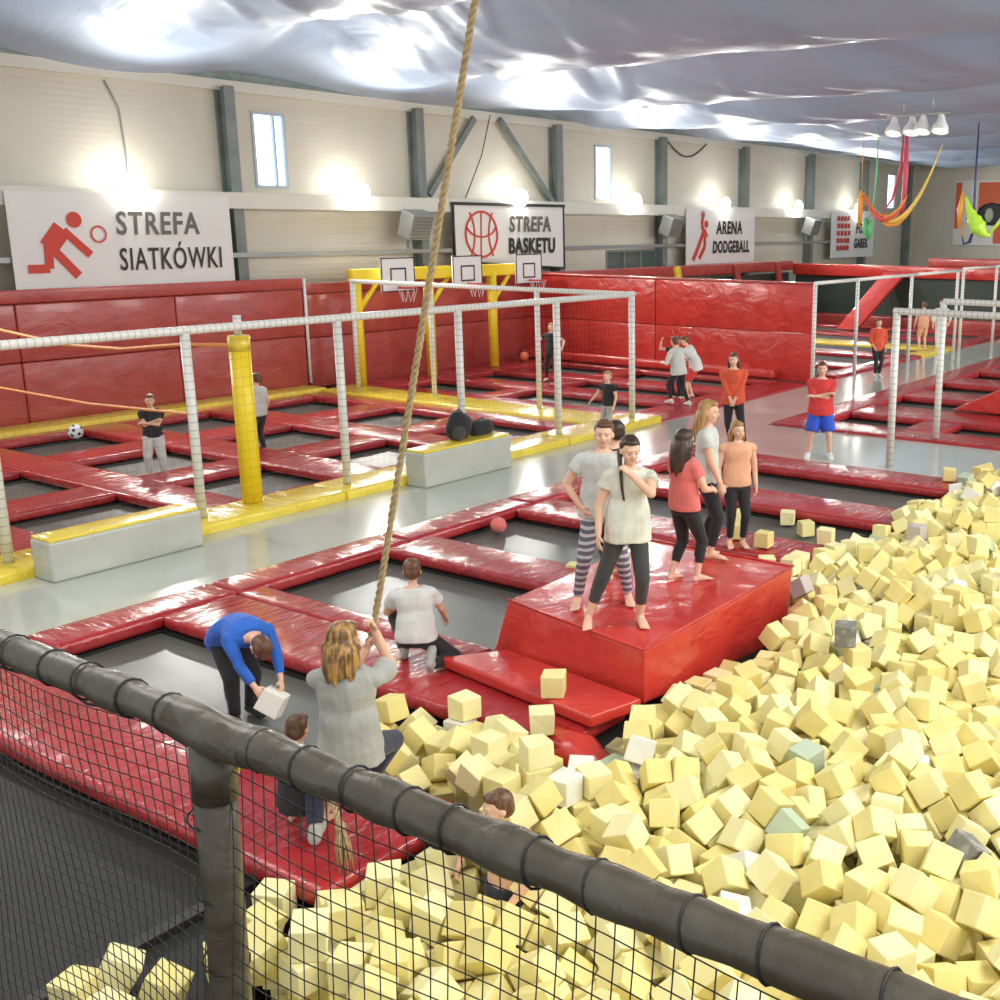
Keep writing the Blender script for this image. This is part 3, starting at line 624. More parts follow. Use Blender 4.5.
# ---- baked resting places of the foam cubes (x y z in mm, then a quaternion)
CUBES = [3031,4465,292,51,-54,-62,21,3150,4257,348,59,69,-26,-28,3663,3541,224,91,-26,-30,5,4170,2547,212,13,-33,-43,-82,
4814,1850,165,34,-33,61,-61,3337,3879,214,34,4,1,-93,4442,2388,67,83,-29,-31,-32,4659,2517,152,8,39,56,-71,
4807,2129,114,28,75,-27,-51,4090,3382,128,93,20,-1,-27,3125,4281,163,1,-69,9,-71,5291,1762,77,67,55,-45,19,
3543,4469,165,61,34,-61,34,4166,3119,127,43,-39,73,-33,4374,2946,210,87,2,-28,-38,3733,3288,164,74,-22,-18,-59,
3254,4087,165,0,-51,-85,0,3891,2874,168,19,16,-29,-91,5401,1582,205,71,-47,-9,49,3802,4062,156,51,-39,-58,47,
3842,3849,179,34,19,59,-69,4600,2764,165,3,70,3,-70,5419,1977,199,79,28,26,45,3620,3729,124,3,30,83,44,
3771,4320,123,54,-2,70,45,4269,2770,165,0,-40,91,0,5308,2488,128,1,-68,-53,49,4049,3742,101,17,35,39,-82,
4385,3326,124,60,34,1,71,4710,3326,236,12,23,-87,40,5716,1935,232,4,37,20,-89,5195,2751,143,28,-22,-91,-14,
4606,2105,39,70,37,-59,-9,5338,2228,165,11,-69,11,69,4753,2401,26,43,14,-65,59,5078,2395,30,39,9,-90,-4,
5063,2990,102,87,34,20,-26,4300,3590,124,93,11,-32,1,4575,1884,122,35,-75,-49,-21,5036,1890,185,18,-70,-2,-68,
5674,2315,172,4,84,35,38,5707,1698,209,15,76,-62,7,4321,3795,150,52,75,30,-24,4043,4347,113,7,58,67,-44,
5032,2162,120,79,45,-20,32,4455,4258,179,52,24,-33,74,3352,3622,148,51,40,-69,-30,4975,1636,20,54,10,73,-37,
4268,4303,-11,91,-14,12,33,4978,3634,214,73,0,-23,-62,3932,3241,36,16,-6,30,-93,4467,4565,218,68,-1,-33,-64,
5501,3131,110,31,45,-79,-23,5099,1491,-14,29,-24,-66,64,4834,4032,195,33,80,42,-23,4990,3320,139,37,-74,-46,-30,
5464,2814,155,7,-20,-11,-96,5517,3719,79,7,-85,-23,-44,3863,4520,165,37,0,0,-92,5588,1872,89,25,65,-64,-30,
4493,4114,61,47,-33,-80,8,5507,3415,99,50,-46,-71,8,6484,2038,316,60,-39,-17,-67,3135,3807,197,67,-56,46,-5,
4247,4460,134,6,71,27,64,4829,3909,46,22,-42,-27,83,5875,2414,231,35,86,-18,-30,4876,4431,157,12,97,-11,11,
5056,4377,216,43,42,-70,-37,6483,2303,259,7,-11,-34,-92,4051,2646,105,22,-44,-25,82,4410,2593,135,3,52,66,52,
3544,4192,98,9,-83,32,-43,5749,3353,130,16,-60,26,-73,4127,3585,21,53,3,-48,-69,5873,2131,165,61,35,61,-35,
5779,2597,141,89,43,7,0,6383,2546,279,33,92,14,-4,4580,3404,120,79,-34,-22,-44,5320,4627,351,17,-68,17,68,
5780,3086,203,4,-21,-56,-79,5085,4728,165,0,0,0,99,5978,2662,202,36,-92,1,4,6009,3396,184,22,-83,13,48,
5427,1689,-28,86,-25,-38,16,5491,4273,165,38,-59,-38,-59,7300,2227,144,56,7,54,61,5992,1879,168,18,-93,19,23,
5541,2587,127,52,81,-8,20,6465,2145,150,68,31,-26,59,6403,2930,168,2,3,87,48,6000,4247,188,43,28,72,-44,
5242,2055,111,92,3,31,-18,5303,4378,165,50,-50,-49,49,5778,3726,105,51,-5,34,78,5859,4027,115,32,-87,34,-5,
5074,5590,-66,31,63,23,66,5064,4942,192,97,19,-1,0,3073,4554,125,15,39,86,25,4689,3164,92,0,-31,23,-91,
5363,2661,-21,47,52,-47,52,5101,5838,62,34,-25,-54,-71,5524,5559,75,64,2,-47,-59,6500,1889,182,38,71,20,55,
5100,6146,12,61,59,37,-35,4709,4234,58,30,19,-85,-37,6667,3470,172,57,17,79,5,7075,3444,228,51,-16,-71,42,
5665,2901,164,45,48,-24,-70,5482,5209,165,52,47,-52,47,5230,5441,-207,65,65,-26,-26,4663,1633,116,41,9,63,63,
5092,3839,165,9,69,-9,69,6330,3182,145,16,-34,-84,-38,5551,5995,16,71,21,24,-62,5896,5844,165,46,-53,-46,-52,
5592,6341,136,54,44,45,-54,5041,2621,-34,74,-25,-17,59,6029,2252,165,62,32,62,-32,5457,4060,93,24,80,39,36,
6677,2585,267,55,-34,-40,-63,6092,3584,188,15,-21,-93,-23,6239,3789,197,69,-44,54,14,7894,2891,162,73,66,0,-6,
6172,2460,188,19,-2,-70,-67,3780,3514,67,17,-73,-48,43,7049,2384,144,18,27,-91,21,6577,3239,165,44,62,39,-50,
5333,5562,-48,5,-23,-85,-46,5116,6026,-207,0,-13,98,0,6676,4099,168,27,65,43,-55,7418,3376,150,91,2,39,8,
8478,2702,150,62,9,-71,30,4314,2960,-24,18,-72,2,65,4792,3565,112,57,-67,30,33,4479,4427,62,59,-30,5,74,
6253,1961,131,40,34,79,-29,5994,3883,124,32,34,24,-84,5257,6311,106,4,58,-67,44,4653,3749,-21,63,-63,-31,31,
5261,2966,55,42,20,43,-77,5088,5777,-207,0,98,-14,0,5707,5239,151,29,50,59,-54,7988,3486,186,8,56,-27,77,
3541,3430,58,48,33,-41,68,6989,2692,250,22,-16,-91,28,6708,4404,43,46,85,-15,17,7595,3144,202,35,-64,27,-60,
5143,2799,-60,12,-28,-62,-70,5119,3166,-18,2,7,42,89,6957,3093,124,3,-38,82,-40,6340,4077,100,2,67,-54,50,
7508,2360,178,17,6,-25,94,7225,3401,69,29,16,87,-34,6859,4486,185,65,34,2,-66,7327,4298,168,64,-1,-1,-76,
4106,2961,49,44,-39,72,-34,4363,3130,36,36,-70,-59,13,5727,4259,85,43,-33,80,-22,6284,3487,164,11,36,48,78,
7307,2482,152,41,-86,7,26,6968,4062,155,52,24,-24,77,8548,3869,351,59,38,59,-38,4888,3149,-21,45,-45,-54,54,
5301,3439,17,19,-40,9,88,5389,4292,-21,47,0,0,-87,6466,3639,179,94,-4,14,-28,6915,3656,170,47,60,-37,-52,
8558,3759,165,31,63,31,-63,6183,3025,68,62,-35,-1,-69,7116,2884,165,55,-55,-44,44,6372,4495,198,72,-44,27,-45,
5144,6282,-207,3,70,-3,70,5315,6142,24,23,-16,87,38,6820,4268,205,5,45,-4,88,8880,3645,64,88,-26,-34,-17,
3220,4377,-21,54,54,44,44,5936,2979,101,17,6,-85,47,6423,2279,17,0,-1,93,-33,6022,3174,168,57,-40,55,44,
5300,4621,165,35,60,35,-60,6061,3671,26,81,-42,-28,25,6613,2946,155,65,-5,-75,4,8985,3082,177,11,-43,-27,84,
4684,4007,-41,42,73,5,-51,5055,3936,-21,39,-39,-58,58,8239,2963,158,54,-74,38,5,8223,3257,127,14,-11,93,-30,
7710,4366,125,75,-58,8,-29,8622,4609,151,30,63,58,-40,8919,4559,165,69,0,0,71,4562,2312,-81,84,38,-35,4,
7893,2372,165,32,-62,-32,-62,3494,4562,-21,40,0,0,90,6546,3866,165,68,-68,-18,18,7533,2616,141,41,85,21,-22,
9271,3459,130,8,-40,37,-82,3556,3125,159,2,-77,-28,-55,3518,3991,56,66,-2,-67,-31,5086,1848,-21,15,14,69,68,
6419,2442,125,65,-24,23,67,5263,4930,165,52,-52,46,-46,8003,3125,88,58,-46,-2,-66,8337,3927,88,17,-53,-65,-50,
8608,4180,138,83,-30,31,-33,9303,3993,163,71,15,-52,43,9964,3183,192,5,-4,-56,81,8159,4257,29,23,-93,-23,-7,
9577,3011,91,41,-21,-87,14,10024,3397,144,80,-28,50,-13,4896,2848,3,56,67,-24,-41,5172,5162,110,3,19,36,-90,
10270,4089,201,46,-40,74,-26,5110,2049,-29,73,-39,-21,50,4664,4502,79,53,80,7,24,7326,2982,165,66,-24,66,24,
7469,3709,128,77,-47,-40,-7,7838,3759,79,48,39,-77,-2,8539,3095,165,19,-67,19,67,10263,3632,165,11,1,0,-98,
10712,4024,157,28,-76,-56,-6,10095,5105,140,60,36,61,34,5340,1456,-13,24,-26,-68,63,3661,4461,-21,25,-25,66,-66,
5321,3182,-21,4,-4,-70,70,5389,3895,26,64,55,15,50,6316,2666,104,40,-69,52,27,6179,4412,166,68,-52,26,-42,
7738,4126,23,28,62,-25,-68,8826,2821,133,86,2,30,38,8800,3038,30,16,86,-6,45,9352,3113,148,75,-51,-40,-8,
9750,4020,165,0,60,-79,0,10185,3980,-1,63,35,14,66,10549,4550,206,29,61,44,57,3905,2224,298,3,19,-44,-87,
4231,3274,-80,52,6,71,44,4558,2983,88,60,-9,39,-68,4519,3588,-18,25,64,23,-68,5448,2393,-21,68,-19,-67,-19,
4158,4623,-25,30,-12,9,93,5644,2773,11,21,-69,-12,67,5233,4101,-12,18,-87,29,33,5326,5263,-207,32,0,0,-94,
5264,5899,-32,22,-87,-1,42,8283,2761,-21,87,0,0,47,9089,3730,119,53,-70,43,18,10120,5368,-21,57,-40,57,40,
4851,1813,-21,17,68,17,-68,3970,4743,-52,6,1,81,56,7244,3823,130,45,-25,76,-38,8126,3989,18,27,72,52,-35,
9458,4410,126,32,-30,-89,-5,10105,5471,-207,99,0,0,-6,4095,3949,43,38,-15,86,27,5187,4977,-21,69,-69,-9,9,
7148,3637,120,43,86,-5,-24,8554,2634,-12,31,-25,52,-74,7542,4272,23,48,20,-5,-84,8132,3688,103,30,12,41,-84,
8800,3439,3,2,18,72,66,8380,4330,52,60,48,-29,56,9130,4401,91,31,7,-90,27,10642,3624,165,9,0,0,99,
10716,4855,168,32,-46,-80,-19,10622,5506,165,50,-50,49,-49,11770,4117,161,14,83,-19,48,3778,3003,61,13,73,30,59,
11207,3431,174,58,-64,-36,32,4356,3441,-39,82,-24,-36,-34,5562,3302,-50,45,51,10,71,5030,4727,-21,12,-69,-12,-69,
6803,3880,102,27,-76,10,-56,5569,5760,-30,44,43,-53,57,5710,6174,-8,70,37,-59,-12,7784,3405,77,87,21,-24,35,
10486,3398,154,8,-50,-79,30,10203,3757,-20,12,0,-1,98,10389,3891,57,43,-7,65,60,10606,4391,114,44,57,-29,-61,
10506,4741,67,78,19,-40,-41,4569,2564,-22,77,-38,-18,46,4565,4297,-58,40,4,74,52,5738,3180,34,7,-66,68,27,
5232,4442,-207,7,-7,-70,70,5711,3876,15,26,8,-21,-93,6429,4325,-25,39,38,67,49,7582,3341,12,87,8,-34,31,
9212,4578,168,84,-19,-40,29,9619,4578,167,70,-17,-64,-20,10931,5282,138,65,17,20,-70,11553,5028,165,85,0,0,-51,
3274,4594,-207,33,33,62,62,5618,2130,44,72,-58,-31,-20,5105,3501,65,53,-74,-23,-31,5658,3000,-14,69,-30,-49,41,
5842,2776,7,41,-57,60,34,6746,2181,190,23,-6,-95,11,5768,4602,11,25,-41,-74,45,7193,3127,46,54,58,-2,59,
7481,2823,82,38,75,6,-52,9722,4371,86,83,33,-41,13,11730,3765,112,2,-28,81,49,13165,4482,290,35,-75,-8,-54,
4937,2432,-99,41,16,-60,65,6406,3049,6,9,39,-29,-86,5922,4240,-20,3,2,71,69,7633,2934,87,84,-7,-33,-41,
6502,4802,-207,50,-50,49,-49,5861,5868,-21,6,0,0,-99,7533,4738,-21,48,48,51,51,9840,3454,3,3,22,-64,-72,
9938,4731,164,40,3,6,90,11237,4498,165,34,61,-34,61,11993,3878,351,48,0,0,-86,12366,4142,128,42,-65,61,-9,
12927,4749,172,10,-2,-96,-23,7704,2271,101,41,24,-41,-76,6944,2041,80,4,-44,7,-88,13474,4207,330,75,6,-63,11,
4838,2228,-80,24,84,-10,-46,6038,2260,-21,46,-46,-53,53,5093,4308,15,75,22,34,49,5678,5084,7,63,-56,-25,-46,
5816,5666,-20,73,0,-67,-2,5600,5954,-207,77,0,0,63,7769,4692,-21,3,0,0,99,8187,4504,-21,4,70,4,-70,
9040,3449,-21,54,54,-45,-45,10316,5043,108,24,16,53,-78,11521,4467,152,42,43,-15,77,11811,4847,136,30,-59,-73,-8,
11683,5277,151,48,-45,-47,57,12731,4879,165,0,-6,-99,0,13059,5214,96,53,13,50,-66,3673,3871,16,17,79,52,-26,
3930,4208,-21,48,0,0,-87,4713,3374,-115,37,29,87,-11,5834,1895,-21,47,0,0,-87,5697,3544,16,5,15,93,31,
6849,2900,-21,98,0,0,-14,7328,2701,53,83,-2,-26,-47,6808,4658,17,16,83,35,-38,8090,2818,-21,84,0,0,53,
7943,4167,-21,4,4,-70,-70,9129,3251,88,6,2,-92,-36,9741,3930,-21,58,39,58,-39,11142,3930,154,80,53,-16,19,
11608,4250,68,32,89,-27,11,12875,5402,50,68,-72,5,5,14987,5002,162,0,-17,21,-95,3343,3830,0,92,-12,5,-35,
4070,3127,-70,77,15,26,-54,3251,4617,-21,34,-34,-61,61,5412,1835,-207,4,70,4,-70,4437,4373,-171,12,-50,-49,-69,
6121,4068,61,18,1,89,-39,5701,4875,-20,70,-70,4,-4,6593,3562,15,64,44,-59,18,7477,4060,-18,39,-59,21,66,
8778,3679,-123,27,-20,37,85,8385,4544,-21,0,-79,59,0,10828,5507,165,0,-70,-70,0,11933,3858,165,57,-57,40,-40,
11156,5364,159,55,-36,59,45,12536,4338,168,34,-39,-58,61,13232,4302,171,46,-3,2,87,13663,4888,163,41,-40,-63,50,
13390,5356,167,66,-18,17,69,15604,5002,280,10,-39,84,-32,3501,3598,-22,39,-67,52,34,8805,2592,-12,71,56,37,15,
5388,1934,-21,16,67,-2,71,5432,3624,-78,5,-43,37,81,6228,3871,-21,69,12,-69,12,5368,5719,-207,53,53,46,46,
8613,4408,17,19,41,57,-67,8855,4140,27,57,-26,-69,33,9245,3661,-31,42,-54,63,35,10950,3961,101,58,-16,-45,-65,
11672,3932,46,38,2,-87,30,11377,4766,131,18,48,-73,42,14652,4627,200,80,15,23,-51,4250,2548,17,34,-24,66,61,
10013,3016,27,1,18,86,45,10414,3182,84,4,17,-28,93,3422,4455,-207,0,53,84,0,13387,4170,158,8,87,-47,-5,
3822,3696,-12,32,-55,51,-57,3732,4074,-77,20,-2,-35,-90,4224,3781,-48,21,25,82,-45,5042,4014,-207,62,62,-33,-33,
6060,2774,40,61,14,-34,69,5633,4119,2,38,86,11,-28,7003,3480,-2,46,58,52,41,5868,5468,64,31,21,-51,76,
7958,2672,-21,61,-35,61,35,8458,4089,20,1,24,-28,-92,8823,4342,79,10,32,-76,53,10772,4209,182,82,-46,27,11,
10547,4509,-26,55,3,24,-79,11479,5380,133,69,-69,12,-12,12480,4536,102,39,-30,86,8,15670,4901,138,33,79,50,6,
5923,1648,-207,31,-63,-31,-63,9031,2725,-21,0,3,-99,0,3760,3884,-207,46,46,53,53,3954,4546,-207,64,0,0,76,
6676,2409,170,5,-70,-68,-14,6429,3446,-18,3,44,-88,-8,6838,3293,37,0,-90,12,39,7993,4692,-26,20,-64,68,-25,
10011,4407,49,41,-19,-86,-20,10321,4524,16,26,72,51,-37,10835,4441,133,13,-80,27,-50,11051,4668,132,16,68,63,30,
11147,5093,119,2,76,-42,-48,11707,4585,165,29,-29,64,-64,11915,4498,94,33,7,30,-88,13269,5089,169,22,2,-38,89,
14341,5108,133,29,-87,-8,-36,15896,5386,156,45,-61,-50,38,9073,2639,175,64,31,-69,4,3186,4048,-21,20,-67,20,67,
5926,1704,115,23,-43,-3,86,3728,3187,7,42,-56,-66,-23,7458,2189,10,70,64,-28,4,4780,2669,-21,26,-26,-65,65,
4561,3204,-46,91,26,30,5,3834,4332,-207,19,19,-67,-67,5631,2533,-78,38,37,-28,79,5094,4508,1,24,-57,62,-47,
5746,3667,-142,44,-52,8,-71,6586,2870,-28,9,85,49,3,6743,2715,128,62,19,-73,-17,5213,5016,-207,47,0,0,87,
6922,2579,112,45,-35,-8,-80,5960,4450,-21,70,-70,3,-3,7080,3025,-78,6,13,35,92,6508,4549,63,95,14,-23,-11,
7296,3958,-44,50,-82,-24,0,8196,3423,-21,46,-46,-53,53,8704,2830,-43,68,62,-28,24,7956,4417,-21,6,6,70,70,
9020,2928,75,19,41,-78,42,9315,2893,-21,29,-29,-64,64,10190,3220,166,13,13,-69,-69,10051,3542,2,19,37,-20,-88,
11248,3722,82,50,-4,-78,35,12187,4555,107,40,-12,27,-86,3953,2783,17,14,85,-39,30,4959,1295,58,11,66,-46,-57,
9740,2960,-26,45,-23,-85,11,3898,4522,-21,39,-58,-39,-58,4920,3512,-23,45,-2,-88,-1,4662,4166,-170,30,-15,43,-83,
5234,3522,-207,2,2,70,70,4839,4631,-28,15,-65,-20,-71,6724,3123,-21,16,0,0,98,6654,4196,-2,69,8,-8,70,
7051,4284,95,38,13,-36,83,7688,3664,7,57,55,59,-11,8398,2921,-21,33,-62,-33,-62,8007,3569,8,42,28,47,71,
7512,4535,-21,42,46,57,52,8799,4578,-21,65,0,0,-75,10331,3998,-129,45,-9,42,77,10696,3858,60,14,15,-24,94,
10129,5032,-34,67,-17,19,68,10126,5190,-207,73,0,0,-67,10473,5428,-21,69,11,-69,11,10929,5125,37,11,-11,-48,-85,
12019,4237,147,58,49,63,9,12352,4721,101,7,-46,-38,79,13754,5137,164,5,50,72,-46,13975,5390,152,53,45,55,44,
5190,1343,154,4,-44,-34,82,13165,4045,75,19,11,-95,15,5629,1754,-207,34,34,-61,-61,5800,1870,-207,20,-67,20,67,
5889,2619,-207,38,0,0,91,4849,4372,-28,18,-37,-58,69,6181,2648,-139,30,-41,-10,84,6097,3411,-21,48,-51,48,51,
7175,2566,14,47,-84,-20,11,6268,4484,-21,0,-59,-79,0,5535,6325,-99,35,-22,-76,-47,8664,3251,-100,17,-32,-85,36,
9258,3878,-21,46,-46,53,-53,9452,3614,-9,20,2,6,97,9608,3425,-21,0,46,87,0,9413,4710,127,35,85,22,28,
10480,4159,187,10,-68,-71,10,11070,3617,28,17,-92,-31,11,10725,5007,30,27,77,-48,29,12791,5155,-13,4,-16,-97,-9,
14303,4778,107,27,-74,58,19,15428,5093,165,31,31,-63,-63,16505,5373,165,59,37,-59,37,3642,2824,174,82,54,-10,-11,
10670,3174,165,13,-69,-13,-69,11959,3627,110,5,-32,38,86,6122,1780,36,51,-9,56,63,3895,3466,-123,26,23,-89,-25,
4555,2790,-21,10,10,69,69,3968,4138,-207,61,-34,61,34,5288,2258,-21,31,31,-63,-63,4502,3858,-11,68,26,65,-19,
5803,2378,6,49,63,-37,45,6008,2512,16,47,-23,-37,75,5413,3367,-194,4,-55,82,-6,5576,3516,-207,65,26,65,-26,
6527,2115,-149,51,-24,75,-32,6741,2045,-21,52,52,47,47,6721,2028,-207,70,5,70,-5,5890,3501,14,55,23,9,-79,
6352,2828,14,35,-62,-32,60,5572,3985,-113,72,41,-6,54,5463,4935,-21,70,-8,70,8,7242,2363,24,90,-31,23,13,
5305,5303,-21,59,37,-59,37,5383,5989,-207,41,-41,-57,57,7071,3987,-26,61,15,70,31,5764,6327,-207,53,46,-53,46,
7063,4640,90,47,84,20,-12,8273,3796,-101,42,-88,-12,9,8797,3964,168,2,-25,79,55,10137,3245,-21,0,-8,99,0,
10901,3719,126,24,-19,-88,32,11127,3393,-21,59,-37,-59,-37,10523,4952,15,53,-23,15,79,10352,5415,-207,7,-70,7,70,
10705,5293,12,40,-19,-89,5,12834,4095,103,36,18,-44,79,12938,3993,-18,34,23,-35,83,12919,4412,131,20,-76,50,34,
12641,5380,-53,28,36,67,-56,13600,4355,165,70,59,-23,-31,13914,4468,175,16,67,-60,38,13999,5189,165,0,68,-1,-72,
15501,5382,69,39,17,58,-68,12526,3823,-9,65,-22,-49,-52,11487,3518,134,43,78,2,43,5142,2291,-207,47,47,52,52,
5198,2531,-207,56,42,56,-42,5384,3152,-207,41,-57,-41,-57,4987,4135,86,9,29,39,-86,4888,4238,-207,31,-31,-63,63,
6486,2001,6,67,-19,35,62,6103,2964,-95,45,73,1,50,6650,2270,-24,62,32,-14,-69,5342,4545,-21,0,54,-83,0,
5279,4761,-21,0,62,78,0,5659,4335,-85,22,-10,40,-87,5981,4202,-207,44,-44,-55,55,6802,3498,-32,70,68,6,-14,
6850,3707,-29,8,4,97,16,7701,3186,-21,40,0,0,90,7025,4474,-9,71,17,64,21,7252,4178,-19,67,11,-70,16,
7233,4677,22,51,-45,69,-17,8265,4115,-94,50,-61,3,59,8666,3933,-42,21,84,22,-43,9303,4223,82,47,-37,-5,79,
9380,4092,-70,68,24,37,57,10242,4183,36,49,-41,72,-24,10119,4596,-21,42,42,-56,-56,10277,5241,-19,59,-3,-2,-79,
11471,4346,-24,48,-3,-24,-83,10778,5483,-21,57,57,41,41,12063,4411,12,9,-89,35,23,12082,4961,99,43,-23,-86,5,
11898,5316,128,77,19,14,-57,13125,4719,58,13,-18,17,-95,13725,4669,194,60,18,50,58,13496,5096,137,22,70,-28,-61,
13652,5349,149,80,-5,-5,-59,14765,4909,47,64,-42,15,-61,15046,5288,16,51,68,-46,19,6459,1738,46,3,55,66,-49,
4289,3598,-173,10,55,44,-69,5348,2733,-207,70,-4,-70,-4,5246,2980,-207,70,-5,-70,-5,5047,3522,-207,2,2,70,70,
6204,2401,-21,37,59,-37,59,5172,4214,-152,39,27,-30,-81,5804,3922,-198,43,37,59,55,5550,4465,35,49,-80,6,-32,
7308,2939,-21,22,-67,-22,-67,7787,2553,-21,90,0,0,42,7803,2797,-21,30,63,30,-63,7385,3428,-207,91,0,0,39,
8127,2515,-21,0,-98,-16,0,5828,6078,-181,18,-3,17,-96,8662,4382,-207,22,-67,22,67,9260,3870,-207,9,9,-69,-69,
9713,4129,-21,14,-69,-14,-69,9877,4231,2,46,-48,34,65,10791,4724,57,82,4,40,-39,11558,3620,-6,89,-40,-9,-15,
11214,4941,18,11,5,-36,-91,11918,4078,46,70,0,46,53,11903,5114,61,7,-26,-23,93,12742,4341,115,6,-21,92,-30,
13075,4949,136,65,56,13,47,13369,4509,148,23,66,-3,-70,14714,5153,-21,19,0,0,97,14908,5124,-6,3,20,96,13,
15317,5280,18,69,-57,-41,-11,16836,5373,128,46,69,-53,-12,5583,1506,98,43,-81,37,-3,6282,1738,-115,33,27,24,-86,
16094,5013,133,84,13,11,-50,4871,2654,-207,70,-3,70,3,5289,2121,-207,70,70,4,4,4794,2930,-182,80,-57,7,-10,
5971,2083,-207,87,0,0,-47,6121,2039,-21,63,3,15,-75,4629,4483,-207,25,-65,25,65,4639,4740,-21,88,0,0,-45,
6823,2234,-207,11,-69,11,69,5951,3741,-148,21,6,30,-92,5982,4011,-100,14,29,-12,-93,7515,2446,13,50,86,2,1,
6988,3265,-76,13,92,1,35,5629,5371,-21,24,66,-24,66,7321,2811,-207,55,55,-44,-44,5694,5642,-207,46,-46,53,-53,
7349,3255,-39,86,6,38,29,5392,6220,-170,14,45,83,26,5844,5854,-207,69,-11,69,10,7304,4430,-21,43,43,-55,-55,
8504,3778,-21,46,0,0,88,9024,3027,-207,0,64,75,0,8877,3867,22,74,60,-28,5,9048,3742,-207,53,0,0,-84,
9144,4093,26,9,45,-48,74,9462,3824,-21,58,39,-58,39,10298,3397,-20,0,-91,40,1,9976,3882,-207,44,-55,44,55,
10358,4747,-104,30,27,-90,-13,11310,3626,-83,40,20,-49,74,11441,4959,-21,34,-61,34,61,11554,5126,-21,67,20,-67,20,
12488,4866,-14,8,41,90,1,12882,4588,14,22,-50,-81,-14,12491,5172,-30,35,-20,-2,90,12368,5382,-21,81,0,0,-57,
12688,4945,-21,38,0,0,-92,12982,5062,-38,21,2,-84,48,13344,4816,68,21,27,-17,92,13519,4776,-2,38,-85,27,21,
15030,4837,38,53,79,15,-22,6706,1864,165,68,16,68,-16,6783,1854,-21,99,0,0,-5,7207,2003,52,33,66,34,57,
11721,3500,118,27,93,-22,-3,5265,1648,-207,25,65,25,-65,16339,5071,138,86,-49,-2,-4,4271,2748,-21,7,7,70,70,
4339,3080,-207,18,18,68,68,5482,2114,-82,50,-35,18,-76,4076,4347,-207,0,91,40,0,5885,2090,-21,18,-18,-68,68,
4271,4556,-207,32,62,-32,62,5426,2916,-62,49,3,86,2,4992,3710,-21,46,53,-46,53,4422,4614,-40,31,-60,53,-50,
6364,1942,-169,34,-90,21,-8,6111,2422,-207,27,27,64,64,5758,3382,-132,84,27,-42,-19,5002,4609,-207,37,37,-59,-59,
6711,2495,-21,51,0,0,-85,6967,2070,-207,0,-15,-98,0,5531,4483,-207,0,96,24,0,5776,4168,-207,36,36,60,60,
6514,3998,-21,24,24,66,66,7475,3069,-21,87,0,0,-46,7858,3006,-26,64,-22,61,38,6838,4583,-207,70,1,-70,1,
7549,3841,17,36,-33,-14,-85,8164,3028,-38,62,54,-51,20,8433,3340,-207,21,-67,21,67,8857,2792,-207,0,-99,5,0,
8546,3408,-21,25,65,-25,65,9162,3060,16,14,-43,28,-84,9048,3495,-207,6,-70,6,70,8438,4546,-207,70,-7,70,7,
9310,3350,-90,47,-82,-23,-20,9041,3996,-95,87,7,-33,32,9045,4308,-48,40,77,10,47,9851,3223,-21,69,69,12,12,
9032,4565,-21,57,57,-40,-40,9881,3266,-207,6,0,0,-99,9116,4451,-207,57,41,-57,41,9501,4074,108,40,-22,84,27,
9693,3696,-207,0,95,28,0,9801,3538,-207,31,0,0,-94,9312,4477,0,35,-47,74,-30,9966,3668,-126,91,-22,-27,17,
9529,4584,-21,31,-63,-31,-63,9967,4054,-59,80,-51,6,27,9821,4680,-207,0,35,-93,0,10454,3777,-101,17,-35,7,91,
10650,3660,-21,14,69,-14,69,10450,4205,-21,48,-48,-51,51,10122,4829,4,98,-16,0,0,10316,4516,-207,0,21,-97,0,
10658,4246,-5,72,5,27,-63,10793,4066,-61,63,-2,64,41,10975,3957,-169,58,-32,-27,-68,10908,4235,31,82,8,-48,-28,
10681,4815,-89,43,35,-11,81,11358,4080,35,60,-37,22,-66,11716,4427,-21,0,41,-90,0,11044,5455,-21,61,61,35,35,
12102,3987,-32,61,9,76,-17,12297,3930,-21,40,58,40,-58,12687,4089,-26,2,35,-41,-83,12218,4835,17,33,83,39,15,
12150,5149,-30,11,-78,0,59,12106,5399,-21,0,0,-99,0,12957,4823,-46,42,25,-43,-75,13690,5001,-21,20,20,67,67,
13972,4639,22,37,14,-39,-82,14102,4834,-63,57,-33,14,72,13893,5206,-21,0,98,11,0,14810,5371,-20,0,99,0,1,
14918,5173,-207,21,0,0,97,15569,5062,-33,48,-58,-54,36,15824,5054,-20,96,1,-1,25,16165,5255,38,79,-7,59,-5,
16625,5407,-21,50,50,49,50,2317,3461,3,38,-25,-81,35,2141,3654,16,41,-67,-10,-59,2149,3620,-207,33,-33,-62,62,
2740,2969,162,99,3,0,-9,2590,3159,-207,69,12,69,-12,3285,2316,351,0,73,-67,0,2865,2817,-50,36,86,-4,33,
3053,2608,16,77,-40,22,-42,2659,3242,67,29,45,76,-33,3509,1994,-21,66,66,24,24,2992,2634,-207,36,36,60,60,
3298,2304,-21,70,-70,3,-3,2776,3188,214,47,84,15,-17,4132,1304,165,8,-8,70,-69,3202,2514,-207,69,-69,12,-12,
3671,1825,16,30,90,27,9,2541,3630,24,26,85,-28,-34,3968,1450,-20,31,-28,-64,63,3892,1676,165,70,-8,-70,-8,
3302,2518,6,8,-64,73,19,4257,1107,-21,93,0,0,34,3353,2624,198,27,-57,47,-61,3439,2156,-207,0,-39,-91,0,
3803,1653,-207,63,30,63,-30,4623,712,-21,63,-63,30,-30,2702,2996,-23,62,-33,60,37,3049,2831,18,17,-44,-1,-87,
4758,552,54,4,-87,36,-29,2524,4005,-50,7,-48,-37,-78,4650,892,166,1,17,97,0,3223,2916,81,41,63,64,0,
4380,961,-21,30,-63,30,63,4500,1145,54,43,81,-28,-25,3172,3294,175,3,18,8,97,3984,2064,165,15,-68,-15,-68,
